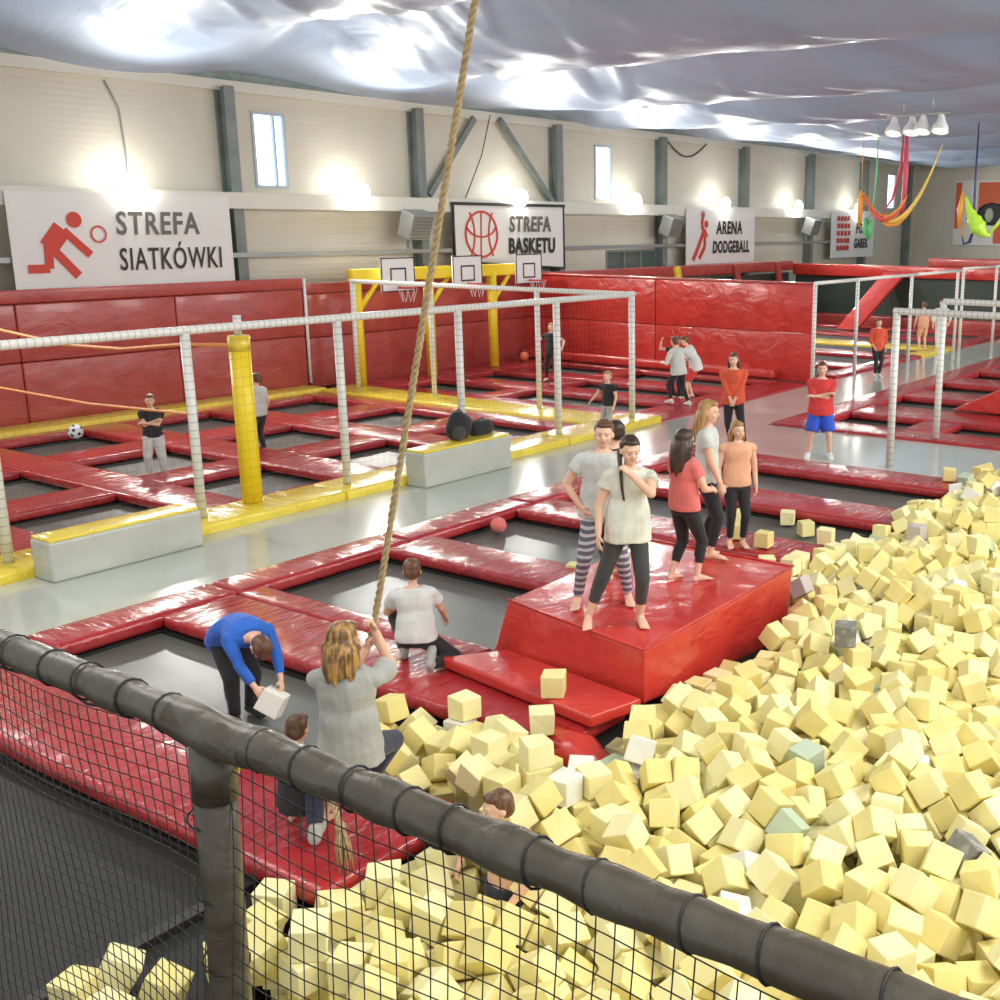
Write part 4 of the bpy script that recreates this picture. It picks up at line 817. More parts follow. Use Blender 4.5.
3677,1820,-207,66,-66,23,-23,4358,1645,132,71,-51,19,43,2589,3376,-50,64,-48,57,-11,4112,1569,85,39,7,-20,88,
3757,2035,-7,61,71,25,21,2647,3884,32,25,0,-28,-91,3040,3858,43,34,11,-44,-81,3546,2261,-25,76,30,-47,30,
4871,1189,188,32,-90,13,-23,3741,2382,0,34,71,-22,56,2468,3486,-207,63,30,63,-30,2934,3428,169,37,78,44,-21,
5119,611,-5,61,74,20,17,2759,3487,16,45,-28,15,82,2706,4182,-21,41,-57,41,57,3959,1518,-207,62,-62,32,-32,
4098,1876,84,53,-75,-33,-15,5496,637,-21,69,-10,69,10,3346,3234,75,81,14,-45,-31,4741,1402,51,55,-2,-23,79,
2892,3980,-63,29,-36,30,82,3561,1972,-207,0,-33,-93,0,3323,2322,-207,29,-64,-29,-64,5377,997,-21,69,7,-69,13,
5042,836,28,31,34,-85,-23,5446,816,-16,58,-55,41,-43,3912,1725,-21,0,-99,2,0,4324,1070,-207,0,16,-98,0,
4623,965,-21,0,-96,24,0,4692,670,-207,70,4,-70,4,5613,934,165,44,51,45,57,4888,1070,32,50,43,-3,-74,
4157,1327,-21,87,0,0,47,4580,1355,-30,25,-1,81,-52,5625,1134,204,44,59,57,-34,2792,3731,-62,3,27,38,-87,
3110,4435,-207,36,36,60,60,3136,3551,124,49,-5,-32,-80,2985,3053,-21,1,70,-1,70,3376,2322,165,64,29,-64,29,
5414,1197,120,20,-86,-24,37,6061,1066,144,78,16,-53,23,4912,486,-134,47,-59,59,-25,3131,3296,-39,26,25,78,49,
6317,895,168,68,-12,70,12,3984,2126,-21,68,68,-17,-17,6179,883,-10,34,56,36,-65,6460,1420,128,33,58,-7,-73,
4109,1969,-207,21,21,-67,-67,6274,1646,130,33,87,7,-33,3255,3095,-43,83,28,-11,45,6600,1611,202,8,15,87,44,
3804,2616,-21,47,47,52,52,4008,2466,-21,64,0,0,-76,2357,3645,-86,19,-28,88,31,4548,926,-207,0,25,96,0,
5667,817,-25,38,-55,-55,-48,5598,1042,-21,70,70,-6,-6,6957,1848,276,8,-87,31,-36,3515,3139,-47,48,-61,-55,-28,
3457,2932,10,44,-63,-30,55,5249,1200,23,35,-2,88,27,2965,3607,9,43,27,-70,-49,7276,1358,159,55,-63,39,-36,
3340,2710,-140,37,88,8,-23,4812,852,-32,12,24,92,-24,7099,1160,-21,22,-67,22,67,4179,1393,-207,39,58,39,-58,
6525,1238,-16,83,-12,-40,34,6929,1281,-48,12,-92,29,-18,4346,1510,-55,60,-50,-60,10,5846,1509,61,49,47,-17,-70,
3967,2319,144,25,-61,18,-71,3408,2762,72,1,-20,-81,-53,4718,1636,-67,39,16,-16,-88,4570,2131,-169,28,-50,-79,-18,
7858,1420,165,0,96,-25,0,6089,1302,41,36,-79,-21,42,4141,1660,-140,43,49,-11,-74,7867,1752,14,68,67,-19,18,
8044,1936,165,34,61,-34,61,6399,1550,-4,17,30,-35,86,7916,2119,165,52,47,-52,47,3956,2426,-207,16,-68,16,68,
8187,1741,165,0,93,-33,0,7211,1321,-19,94,-5,3,-30,2930,3263,74,87,-43,9,14,7249,1770,165,53,53,46,46,
4226,2079,10,41,-34,61,57,8882,2307,110,25,32,25,-87,9094,2142,165,97,0,0,-18,2612,3722,-141,5,22,38,-89,
3698,2167,-185,19,12,-2,96,3954,1813,-207,47,0,0,87,6843,1682,184,74,60,-18,-20,9881,2615,165,66,-22,66,22,
4387,1311,-186,31,47,-52,-63,5908,1336,-29,27,-10,47,82,7461,1259,-36,58,15,-12,78,6131,869,-207,69,-12,-69,-12,
9972,2147,87,50,6,-73,-44,2364,3868,-207,68,-16,-68,-16,4164,2303,-104,9,88,31,-31,7340,1565,-21,6,70,-6,70,
8872,1695,19,7,13,-89,-40,10003,2278,230,81,-18,29,45,3399,3013,-207,60,36,-60,36,3715,3108,-178,64,-15,-13,-73,
9447,2429,85,36,-17,-75,-51,2963,2968,-207,33,-33,62,-62,8014,1599,-92,31,-43,20,-81,8935,2087,-36,55,53,-26,-57,
9696,2330,107,59,-24,-74,18,2678,3947,-207,16,-16,-68,68,4492,1737,31,39,37,8,-83,4305,2123,-207,59,0,0,80,
4716,1995,-77,44,-35,25,77,3236,4220,-207,27,27,65,65,8395,1650,-5,25,-37,60,-66,8273,2164,128,34,-1,90,22,
8384,2372,31,71,23,30,-58,9832,1985,-21,18,-18,-68,68,11102,2736,73,25,73,-59,19,11262,3202,351,47,-52,-47,-52,
4243,1855,-34,48,25,-28,-78,7135,1564,-18,50,48,51,49,7973,1938,-21,4,70,-4,70,10830,2261,157,48,32,66,-46,
2971,3849,-172,24,13,-46,-84,3314,3628,-176,84,-19,-11,47,8212,1778,-21,50,-49,50,49,8635,1594,-26,13,-8,74,-65,
8561,1800,106,49,-51,-11,-68,9166,2017,-21,4,70,-4,70,11141,3022,165,66,-66,24,-24,3384,3308,-148,65,14,34,-65,
5998,996,-20,79,1,18,57,9153,2499,73,31,-32,8,-88,2797,3137,-207,9,-69,9,69,4024,2923,-207,70,5,70,-5,
4954,1634,-207,18,-18,-68,68,6392,1030,-21,28,64,28,-64,7643,1319,13,44,-64,26,-55,7855,2144,-21,30,30,-63,-63,
5381,1186,-207,42,-42,-56,56,6648,1434,78,8,-19,44,-86,10172,2432,203,10,-53,46,-69,13049,3165,351,21,-21,67,-67,
4902,723,-182,16,97,11,2,5180,855,-207,76,0,0,63,5134,1275,-170,77,39,-22,-43,6084,1566,-21,0,-85,-51,0,
11974,2613,-36,16,3,-60,-77,4752,1202,-115,74,-19,-32,-55,4913,1379,-207,25,-25,65,-65,4312,2768,-207,96,0,0,-25,
6729,1358,-113,39,61,12,66,12374,3023,22,0,-89,-20,38,3622,2783,-10,8,2,20,97,3154,3716,-22,35,36,6,85,
6635,1016,-21,37,0,0,92,9284,1806,-21,0,97,18,0,10011,2751,165,22,66,22,-66,10750,2251,-13,28,-50,40,70,
13057,3830,103,23,46,15,83,13442,3804,165,54,-44,54,44,3212,2888,-170,27,49,80,-16,4612,1796,-207,0,28,-95,0,
3703,3354,-100,7,72,33,58,5616,1287,0,26,-34,71,-54,7597,1537,-60,11,90,-23,33,10235,2894,165,31,-63,31,63,
11908,2811,-21,11,-69,-11,-69,13018,3215,165,47,0,0,-87,13258,3508,165,60,60,36,36,2881,3369,-92,25,9,-31,-90,
3845,1977,-207,0,-28,95,0,3610,2697,-207,7,-70,7,70,5023,1146,-77,39,8,-83,-38,6850,1507,26,47,62,-12,60,
7501,1940,94,33,85,31,-22,11690,3122,152,13,34,-90,22,11964,3114,165,48,0,0,87,13976,4158,256,25,-87,30,-26,
15575,3983,152,39,16,-69,-57,4532,1155,-207,67,20,67,-20,2982,4177,-205,38,58,37,-60,6688,1676,-21,66,0,0,-73,
9506,1864,-40,56,-27,-46,62,11274,3208,165,70,70,6,6,14116,3665,165,40,-57,-40,-57,14691,3660,165,9,0,0,-99,
5823,1201,88,15,-25,-25,91,6269,1392,-94,27,58,70,-29,7143,1270,-207,28,64,-28,64,7425,1743,-12,1,8,70,70,
8970,2437,-39,35,78,-25,43,10417,2177,-21,63,-31,63,31,15971,4294,165,29,-64,29,64,16004,4361,351,11,69,11,-69,
16531,3984,122,39,-41,-70,42,4666,1449,-173,49,23,13,-82,7832,1422,-21,62,-32,-62,-32,9104,2242,-21,34,34,61,61,
10383,2700,70,70,42,7,-55,12931,2946,10,18,91,-33,13,14871,4162,139,19,-57,-27,74,15621,4661,163,3,0,-2,99,
8347,1969,80,30,5,-93,-10,10174,2843,-21,0,-10,-98,0,12706,2862,-21,62,0,0,77,13568,3091,-48,10,-22,4,-96,
14333,3313,90,50,28,38,71,15388,4098,113,65,58,46,-3,16293,4638,161,10,15,1,-97,16339,4894,304,26,-31,-90,6,
3575,2579,19,22,-10,-92,28,5677,693,-207,0,-80,59,0,5620,1082,-207,99,0,0,-7,5781,1012,-21,6,-6,-70,70,
5902,1186,-207,47,52,47,-52,6022,1413,-207,88,0,0,-45,10993,2920,-21,56,-43,-56,-43,11011,3229,120,54,68,-9,46,
14152,3251,-21,11,69,11,-69,3503,2492,-130,75,-6,35,54,5127,625,-207,9,-69,9,69,5848,962,-207,70,5,70,-5,
6532,1460,-207,39,0,0,91,9065,1803,-21,46,0,0,87,11027,2339,139,69,-34,-39,-49,11427,3004,38,56,-74,28,20,
12172,2760,-21,61,-61,33,-33,13227,3427,-21,58,0,0,80,14089,3908,122,42,15,-86,18,15683,4416,81,48,-9,70,51,
3963,2173,-207,36,60,-36,60,4458,1928,-207,41,0,0,90,6230,1128,-1,36,5,11,91,7017,1809,80,27,-54,74,-26,
7413,1399,-207,43,-43,-55,55,9360,2077,-21,70,70,-4,-4,9259,2631,-77,11,78,39,-46,9605,2172,-32,83,-27,-20,-43,
11202,2604,-64,23,72,60,-21,11175,2988,-21,58,-58,40,-40,11849,3301,231,17,49,48,69,12387,2804,-21,86,0,0,-49,
12753,3104,-21,68,-68,16,-16,13862,3730,104,53,-15,-55,-62,13789,4196,99,90,-17,38,0,14463,3921,116,23,12,-92,24,
15713,3719,-21,69,69,10,10,16195,4148,128,10,39,8,-90,16853,4484,182,71,-33,60,8,17174,4273,148,53,-80,20,13,
3032,3165,-207,0,59,-80,0,5400,902,-207,68,0,0,72,7648,1776,-78,17,-26,-79,-51,8710,2237,-21,14,-69,-14,-69,
9922,2630,-21,49,50,49,-50,10269,3014,-21,8,8,70,70,10650,2787,34,42,48,8,75,10918,2469,-21,16,-16,68,-68,
12160,3095,-59,63,27,0,-71,12157,3483,165,0,36,-92,0,13030,3131,-21,66,-66,23,-23,12971,3464,-21,97,0,0,19,
13168,3669,-21,64,-64,29,-29,15160,4479,130,25,13,38,-87,16163,3893,-21,70,-70,-2,2,2836,4304,-207,68,-68,15,-15,
3139,3990,-207,0,5,-99,0,4353,2369,-169,85,13,-41,26,6824,1556,-207,53,0,0,-84,8213,2002,-55,54,28,13,77,
8618,2400,-21,0,-97,-20,0,9623,2018,-147,66,1,-57,47,9691,2740,-21,54,-45,54,45,10080,2372,-21,57,40,57,-40,
10264,2418,-21,11,69,11,-69,10144,2630,-21,21,21,67,67,12162,2722,-207,63,-63,-30,30,12666,3346,11,25,-47,-52,-65,
12868,3264,-21,58,58,40,40,14109,3638,-21,57,40,57,-40,14005,4095,16,33,68,-13,-62,14415,4122,66,60,63,-47,-7,
15486,3812,28,72,-11,43,51,15851,4598,109,21,-46,-18,83,16715,4256,166,77,0,0,-63,16842,4835,174,5,47,-60,-63,
2750,3519,-207,35,-35,-60,60,3684,2419,-206,1,-21,-97,0,3323,3451,16,32,92,19,6,5726,1289,-207,4,4,70,70,
7807,1548,-207,78,0,0,62,8407,1662,-207,58,-58,-39,39,8118,2195,-29,73,9,64,18,9822,2259,-47,62,15,-50,57,
9674,2534,-2,70,14,69,2,11505,2780,-25,51,-44,-23,69,11256,3201,-21,20,-20,-67,67,11662,2983,-21,6,70,-6,70,
12757,3822,-21,37,59,-37,59,12908,3650,-21,0,-51,-85,0,13389,3690,-21,7,0,0,-99,13734,3471,-22,26,-76,18,-55,
13916,3188,-85,57,70,-20,34,14554,4302,165,69,13,69,-13,14805,4505,109,24,-86,-28,33,16245,4836,139,95,5,26,10,
4696,2469,-207,66,-25,66,25,5774,1483,-207,3,3,70,70,7246,1557,-207,67,67,-19,-19,8258,1508,-22,61,64,39,20,
8155,1739,-207,19,67,-19,67,8496,1881,-83,23,-17,88,-35,8504,2138,22,2,75,-45,-47,9261,2341,-21,48,0,0,87,
9447,2675,11,27,5,70,-65,10462,2507,43,21,1,88,-40,10634,2209,-207,34,61,-34,61,10640,2638,-88,53,12,76,34,
10641,3065,-21,29,29,-64,-64,10882,3102,-21,94,0,0,30,11300,2778,38,9,4,-94,30,11908,3099,-21,62,62,-32,-32,
13646,3649,49,63,34,10,-68,15101,4045,14,32,-80,-22,43,15349,3648,-58,49,-23,-76,32,15278,3905,-21,24,-24,-66,66,
15384,4469,-3,69,-62,31,-17,16344,3998,-21,0,61,78,0,16024,4764,136,68,-45,-21,-53,16488,4200,126,86,0,-48,5,
16547,5055,171,61,44,19,-62,4378,1730,-207,26,-65,-26,-65,4505,1595,-198,27,-62,-25,-68,3939,2746,-207,5,5,70,70,
3553,3790,-189,76,12,-61,15,3420,4073,-146,64,-57,-4,-49,5121,1506,-207,36,0,0,-92,6881,1076,-175,4,-58,2,-80,
7678,2035,-21,21,-67,-21,-67,7836,1774,-207,69,-10,-69,-10,9829,2096,-207,42,42,56,56,10028,2162,-207,0,83,-54,0,
10252,2186,-207,31,-63,31,63,9934,2848,-108,46,54,69,4,11241,2812,-196,1,11,-98,-6,11496,3244,164,0,-98,15,-4,
11876,2787,-207,76,0,0,64,12504,3014,-142,40,13,-88,-17,13189,2990,-47,65,63,11,39,14656,3680,-21,41,41,57,57,
15005,3522,-76,19,33,-67,62,15130,3726,-21,45,45,-54,-54,15534,4217,28,2,-49,44,74,16532,4657,181,33,26,70,-56,
3004,3559,-207,93,0,0,-33,5394,636,-207,57,-57,41,-41,4255,2544,-207,68,-68,-15,15,6151,1188,-207,70,-70,2,-2,
6347,1195,-207,48,-51,48,51,6133,1578,-207,32,-32,-62,62,6501,1688,-207,0,-39,-91,0,7048,1450,-200,28,66,-23,64,
8164,1442,-207,56,-42,-56,-42,9512,2280,-153,85,41,22,20,10521,2995,-207,69,11,69,-11,11416,2436,-34,95,11,-20,16,
11417,2970,-207,60,60,-36,-36,11771,2544,-207,15,68,15,-68,11652,2758,-140,2,-27,-31,-90,13023,3104,-207,17,-17,-68,68,
13282,3213,-30,73,60,6,27,13506,3302,12,45,-60,-62,-18,13691,3788,-72,34,-89,23,-10,13697,3950,46,35,-44,-22,78,
13600,4148,-21,97,0,0,21,14081,3981,-141,29,8,88,35,14408,3563,-61,73,35,37,-43,14595,3446,-207,69,69,14,14,
14664,3927,62,53,-66,-42,-30,14865,3720,-21,62,0,0,77,15999,4399,-21,7,0,0,-99,15773,4779,-21,25,25,-65,-65,
16611,4019,-48,58,17,-78,-3,16431,4478,272,60,-45,-64,-3,16415,4629,-21,46,-46,-53,53,16673,4249,-21,54,54,45,45,
17057,4204,16,90,-10,29,27,16972,5039,143,46,20,7,85,8754,1877,-68,3,15,91,36,6345,3231,-84,13,-32,84,39,
6774,3981,-56,2,-57,-38,72,10600,3990,-65,69,-43,54,-16,15538,3985,-71,32,73,16,56,13874,4353,-92,84,-41,1,32,
14839,4321,-21,54,0,0,83,7062,4737,-103,51,-40,70,-25,13374,4617,-116,7,83,34,42,11941,4986,-100,24,-60,22,-72,
16508,5046,-97,23,-4,-44,-86,16934,5059,-43,22,-7,-64,-72,17164,5030,-80,6,27,36,88,15701,5252,14,21,18,-62,72,
15985,5247,-13,3,13,2,-98,16400,5255,-21,8,70,8,-70,7929,2375,-21,70,70,-3,-3,7042,2759,-21,45,0,0,88,
10425,2819,-96,64,-32,-66,15,10767,2870,-94,7,-30,-38,86,5914,3185,-30,40,-43,55,57,6121,3226,-21,51,48,51,-48,
8503,3075,-21,20,-20,-67,67,8930,3240,-21,54,45,54,-45,7810,3537,-58,24,-90,-25,-22,11630,3419,-76,91,25,27,15,
11920,3398,10,43,24,3,86,3915,3875,-41,33,18,-58,71,5245,3774,-76,1,40,31,85,6457,3801,-21,29,-29,64,-64,
7085,3722,-41,33,-67,13,-64,7756,3910,-84,51,-60,-8,59,10898,3813,-56,6,2,42,89,11189,3868,-51,44,-28,-8,84,
11992,3813,-21,15,-16,-68,68,14310,3760,-21,0,-55,-82,0,3448,4282,-58,8,-52,71,45,6871,4216,-22,79,-56,-11,-17,
11118,4112,-29,19,76,-48,36,14864,3986,-20,47,44,50,-56,11214,4490,-21,49,-50,-49,-50,13257,4340,-21,55,44,55,-44,
14599,4586,-21,11,-11,69,-69,15667,4597,-72,34,-34,-86,-6,16633,4465,-21,53,48,35,59,10946,4871,-21,18,18,67,68,
12145,4619,-73,62,-53,55,-11,13756,4752,-53,50,10,37,76,16899,4804,-44,90,12,-31,24,17176,4763,-30,50,-25,40,71,
5470,5177,-21,60,0,0,-79,11268,5221,-31,23,-80,14,52,11773,5253,-82,63,32,33,61,16137,5048,-65,22,-69,10,-66,
16969,5375,-4,39,7,58,-70,5746,1681,-27,40,7,-38,-82,8358,2506,-95,10,2,-38,-91,6528,2618,42,69,15,-54,-43,
10541,2387,-94,6,54,49,66,6589,3311,-18,7,31,94,5,8020,3331,-21,0,-6,99,0,9438,3124,-49,86,7,42,25,
10754,3239,-21,21,-21,67,-67,11498,3208,-22,53,41,-57,45,11763,3270,-2,34,-30,31,82,12478,3214,-78,31,74,-41,-40,
6295,3644,-5,37,-1,86,-33,8321,3647,7,88,-28,-26,24,10392,3578,-21,22,-22,-66,66,10832,3491,15,28,18,-93,5,
11802,3650,-44,69,16,51,47,12127,3501,-21,87,0,0,-48,7957,3850,-62,71,-39,-55,14,11568,4063,-67,37,35,-29,80,
13111,3938,-108,41,60,66,14,13945,3837,-26,40,-40,-76,29,14245,3973,-5,1,-53,15,-82,9538,4321,-43,13,50,20,82,
9814,4542,3,17,33,-91,-14,10178,4350,-95,28,-88,-9,35,11255,4280,-20,58,-2,-2,80,11868,4252,-43,57,-38,-11,-71,
12515,4261,-21,11,69,11,-69,13332,4157,-20,4,-75,-9,-64,13999,4339,68,34,2,-41,-83,14605,4336,-21,1,1,-70,-70,
15013,4388,-21,59,38,59,-38,15818,4254,-21,32,-32,62,-62,16022,4152,-21,0,9,-99,0,16342,4197,-19,4,23,-68,67,
10882,4571,-38,57,4,68,45,12600,4712,-18,60,67,-36,-21,14110,4484,-42,52,0,-56,62,14394,4616,-21,41,57,-41,57,
14972,4636,-21,10,-69,10,69,15438,4725,-21,68,-68,16,-16,15996,4636,-10,39,-65,-63,1,16631,4746,-68,24,72,-52,37,
16988,4584,-95,3,93,1,35,10548,5144,-74,69,14,46,52,11692,4962,-21,67,-67,-21,21,14208,5095,-46,32,13,48,-79,
15356,5049,-21,53,-46,53,46,16205,4808,-56,48,9,85,-11,16436,4856,41,33,-6,-51,-78,17201,4926,89,28,66,27,63,
13605,5246,-25,70,-4,-6,-70,14607,5407,-23,0,98,0,10,7118,2189,-42,59,16,25,-74,10470,2928,53,11,-71,-50,-46,
8320,3203,-71,46,10,-48,-72,9654,3221,-21,0,17,-98,0,7370,3645,-35,62,3,-50,-59,10620,3414,8,0,93,17,-28,
12454,3424,-31,38,13,80,-43,14218,3473,-21,17,0,0,-97,14502,3358,-20,23,44,-56,65,12385,3678,-81,54,67,-47,-12,
13411,3932,-21,48,48,-51,-51,6175,4219,-50,46,46,-74,-3,12894,4245,-5,26,-66,-41,55,14220,4226,-21,63,63,-31,-31,
14636,4099,-14,3,43,12,88,15837,3990,-79,35,28,86,-22,16812,4057,14,30,-10,94,5,11002,4427,45,9,21,-29,92,
11455,4599,29,6,69,44,56,12688,4478,0,71,-40,-9,-55,13129,4509,72,26,-29,48,77,13728,4487,18,46,3,-70,53,
14241,4460,89,48,36,9,78,16200,4410,44,53,-49,32,-60,16429,4422,75,16,64,68,-29,11199,4706,17,5,89,11,-41,
14322,4844,-81,87,-41,-23,10,14591,4786,11,54,-14,-19,80,14910,4938,-91,24,-40,-4,87,15256,4843,47,15,73,61,-23,
16639,4929,22,16,5,-43,-87,17167,4530,17,34,1,-93,0,13304,5230,20,56,34,-64,-37,14322,5314,-51,35,3,-58,72,
16680,5194,54,68,-17,21,67,7233,1781,-21,70,-70,5,-5,6919,2257,-21,77,0,0,62,7559,2744,-88,60,-50,13,-59,
12234,3304,29,50,31,-77,18,11347,3410,1,45,-38,-69,-40,12660,3587,-21,0,60,78,0,13988,3446,-21,38,-38,59,-59,
14744,3439,-21,69,69,10,10,7721,4364,-94,26,-66,67,-16,12182,4170,-21,14,-14,-69,69,13490,4335,-21,19,19,-67,-67,
15251,4248,-8,50,-1,-81,-28,11681,4667,-21,0,70,0,70,11890,4713,14,87,-47,-3,5,12323,4416,-21,64,-64,29,-29,
13573,4611,80,9,45,33,81,15200,4600,-38,29,-80,50,6,16767,4629,96,16,-45,-62,60,16914,4401,-17,29,-12,-93,10,
13207,4977,-17,26,23,91,19,13937,5002,33,69,-68,-14,-14,14509,4976,-21,46,-53,46,53,15160,5076,109,69,-1,23,-67,
15941,4903,-21,0,28,-95,0,17170,5247,28,41,-15,30,84,15746,4070,67,78,-41,-7,45,12347,5013,-14,32,24,65,63,
14515,5201,-21,37,-37,60,-60]
N_IND = 283
SPECIAL = [(162, ('foamgrey', 'dark grey foam cube among the yellow ones, right of the red block')), (87, ('foamgrey', 'grey mottled foam cube at the edge of the picture above the padded rail')), (221, ('foammauve', 'mauve cube in the pit behind the dark grey one')), (127, ('foammint', 'pale mint foam cube, upper of two in the middle of the pit')), (108, ('foammint', 'mint grey foam cube, lower of two in the middle of the pit')), (193, ('foamwhite', 'off-white foam cube behind the netting')), (140, ('foamwhite', 'whitish foam cube just above the padded rail')), (51, ('foammint', 'mint foam cube behind the netting under the padded rail')), (93, ('foamwhite', 'off-white foam cube standing tilted near the bolster')), (210, ('foamwhite', 'second whitish foam cube by the padded rail')), (247, ('foamwhite', 'white foam cube right of the dark grey one')), (91, ('foamwhite', 'white-faced cube between red block and padded rail'))]
ROPE = [(4.36, 5.31, .55), (5.44, 4.34, 7.55)]
ROPE_H = (4.49, 5.20, 1.36)
# ------------------------------------------------------------------ foreground padded net rail
FX = 1.63
t = thing('padded_net_fence', (FX, 2.53, 0), 'dark padded net rail and post closest to the camera, black netting below', 'net fence')
def lump(a): return .004*math.sin(a*17)+.003*math.sin(a*29+1)
def rail(y0, y1, n, zf=lambda y: 2.5):
    pts = [V((0, y0+(y1-y0)*i/n-2.53, zf(y0+(y1-y0)*i/n))) for i in range(n+1)]
    bm = bmesh.new(); tube(bm, pts, [.048+lump(p.y)*.8+.005*abs(math.sin(p.y*11)) for p in pts], 18); return bm
zr = lambda y: 2.5 - .02*math.sin(max(0, min(1, (y-.0)/2.5))*PI)*.6
obj('rail', rail(-.6, 6.2, 160, zr), M['foampad'], t)
bm = bmesh.new(); tube(bm, [(0, .07, 0), (.002, .065, .6), (-.004, .055, 1.3), (0, .03, 2.0), (0, .02, 2.47)], [.056, .053, .057, .053, .058], 18); obj('post', bm, M['foampad'], t)
# sleeve joint at the corner
bm = bmesh.new(); tube(bm, [(0, -.16, 2.49), (0, 0, 2.485), (0, .16, 2.5)], [.054, .062, .055], 16); tube(bm, [(0, .02, 2.3), (0, .015, 2.45)], [.060, .058], 16); obj('corner_sleeve', bm, M['foampad'], t)
def ring(y, z=None, r=.054, w=.007):
    bm = bmesh.new(); pts = []
    for k in range(15):
        a = k*2*PI/14
        if z is None: pts.append((r*math.cos(a), y-2.53+.01*math.sin(a), zr(y)+r*math.sin(a)))
        else: pts.append((r*math.cos(a)*1.16, y+.05+r*math.sin(a)*1.16, z+.012*math.sin(a)))
    tube(bm, pts, w*.5, 5, False); return bm
for k, y in enumerate([.45, .62, .86, 1.03, 1.26, 1.42, 1.66, 1.80, 1.98, 2.16, 2.32, 2.72, 2.90, 3.12, 3.3, 3.52, 3.75, 4.0, 4.2, 4.5, 4.8]): obj('cable_tie', ring(y), M['black'], t)
for k in range(10): obj('cable_tie', ring(0, .25+k*.22), M['black'], t)
# light dots of adhesive tape on the rail
bm = bmesh.new(); tube(bm, [(.045, .02, 2.33), (.05, -.05, 2.44)], [.012, .02], 6); obj('tape_end', bm, M['yel_metal'], t)
def netting(y0, y1, s, name):
    bm = bmesh.new(); nz = 26; n = int((y1-y0)/s)
    P = lambda y, z: V((.012+.05*math.sin(y*1.9+.6)*math.sin(z*1.25) + .02*math.sin(y*5+z*3), y-2.53 + .012*math.sin(z*6+y*2), z - .02*math.sin(y*2.1)*(z/2.4)))
    for i in range(n+1):
        y = y0+i*s; tube(bm, [P(y, 2.42*k/nz) for k in range(nz+1)], .0020, 3, False)
    m = int(2.42/s); ny = int((y1-y0)/.15)
    for j in range(m+1):
        z = 2.42*j/m; tube(bm, [P(y0+(y1-y0)*k/ny, z) for k in range(ny+1)], .0020, 3, False)
    return obj(name, bm, M['net'], t)
netting(-.1, 2.50, .052, 'netting'); netting(2.56, 5.9, .048, 'netting')
bm = bmesh.new(); tube(bm, [(.02, -2.6+.13*i, 2.425+.02*math.sin(i*1.7)) for i in range(46)], .005, 5); obj('head_cord', bm, M['net'], t)

# ------------------------------------------------------------------ climbing rope
def rope_geo(bm, A, B, r, pitch, n=3, step=.018):
    A, B = V(A), V(B); d = (B-A); L = d.length; d.normalize(); a = d.orthogonal().normalized(); b = d.cross(a)
    for s in range(n):
        pts = []
        k = 0; m = int(L/step)
        for k in range(m+1):
            q = k*step; th = 2*PI*(q/pitch + s/n); pts.append(A + d*q + (a*math.cos(th)+b*math.sin(th))*r*.60)
        tube(bm, pts, r*.50, 6)
ROPE_B, ROPE_T = V(ROPE_H), V(ROPE[1])
t = thing('climbing_rope', ROPE_B, 'thick twisted rope hanging from the ceiling, held by the woman in grey', 'rope')
bm = bmesh.new(); rope_geo(bm, (0, 0, 0), ROPE_T-ROPE_B, .021, .15); obj('strands', bm, M['rope'], t)
low = [V(ROPE_H), V((4.44, 5.44, .86)), V((4.18, 5.36, .46)), V((3.99, 5.02, .30))]
bm = bmesh.new()
for a_, b_ in zip(low, low[1:]): rope_geo(bm, a_-ROPE_B, b_-ROPE_B, .021, .15)
obj('lower_strands', bm, M['rope'], t)
e0 = low[-1]-ROPE_B; bm = bmesh.new(); ball(bm, e0, (.034, .034, .04), 2)
for k in range(16):
    a = k*PI*2/16; e = e0+V((.045*math.cos(a)-.03, .045*math.sin(a)-.06, -.18-.04*(k % 3)))
    tube(bm, [e0+V((.012*math.cos(a), .012*math.sin(a), 0)), e0.lerp(e, .5)+V((.02*math.cos(a), .02*math.sin(a), 0)), e], .006, 4)
obj('frayed_end', bm, M['rope'], t)

# ------------------------------------------------------------------ aerial silks, ceiling lamps
def ribbon(bm, pts, w0, th=.03, wmid=None):
    rs = []; n = len(pts)
    pts2 = []
    for i, p in enumerate(pts): rs.append((w0 if wmid is None else w0+(wmid-w0)*math.sin(PI*i/(n-1)))*(.35+.65*min(1, 2.2*min(i, n-1-i)/(n-1)))*(1+.12*math.sin(i*2.3)))
    tube(bm, pts, rs, 9)
def cat_curve(A, B, sag, n=16):
    A, B = V(A), V(B); return [A.lerp(B, i/n) - V((0, 0, sag*4*(i/n)*(1-i/n))) for i in range(n+1)]
SX = 30.0
silkm = {k: mat('silk_'+k, c, .45, bump=((6, 6, 2), 3, .6, .05)) for k, c in dict(orange=(.85, .36, .05), red=(.72, .10, .08), yellow=(.85, .62, .12), green=(.12, .50, .18), lime=(.50, .85, .06), crimson=(.60, .06, .10), navy=(.02, .03, .12)).items()}
def silk(name, label, m, strips, cat='aerial silk', grp='aerial silks'):
    o0 = V(strips[0][0][0]); t = thing(name, o0, label, cat, grp)
    for k, (pts, w, wm) in enumerate(strips):
        bm = bmesh.new(); ribbon(bm, [V(p)-o0 for p in pts], w, wmid=wm); obj('cloth_fold', bm, m if not isinstance(m, list) else m[k % len(m)], t)
silk('aerial_silk', 'yellow and orange silk swag hanging in a deep curve from the ceiling', [silkm['yellow'], silkm['orange'], silkm['red'], silkm['orange']], [(cat_curve((SX, 13.62, 4.65), (SX, 11.4, 5.9), 1.3), .04, .07), (cat_curve((SX, 13.55, 4.6), (SX-.05, 12.3, 4.6), .62), .05, .11), (cat_curve((SX-.06, 13.6, 4.62), (SX-.1, 12.5, 4.2), .42), .04, .08), (cat_curve((SX+.06, 13.6, 4.7), (SX, 11.8, 5.0), 1.05), .03, .05)])
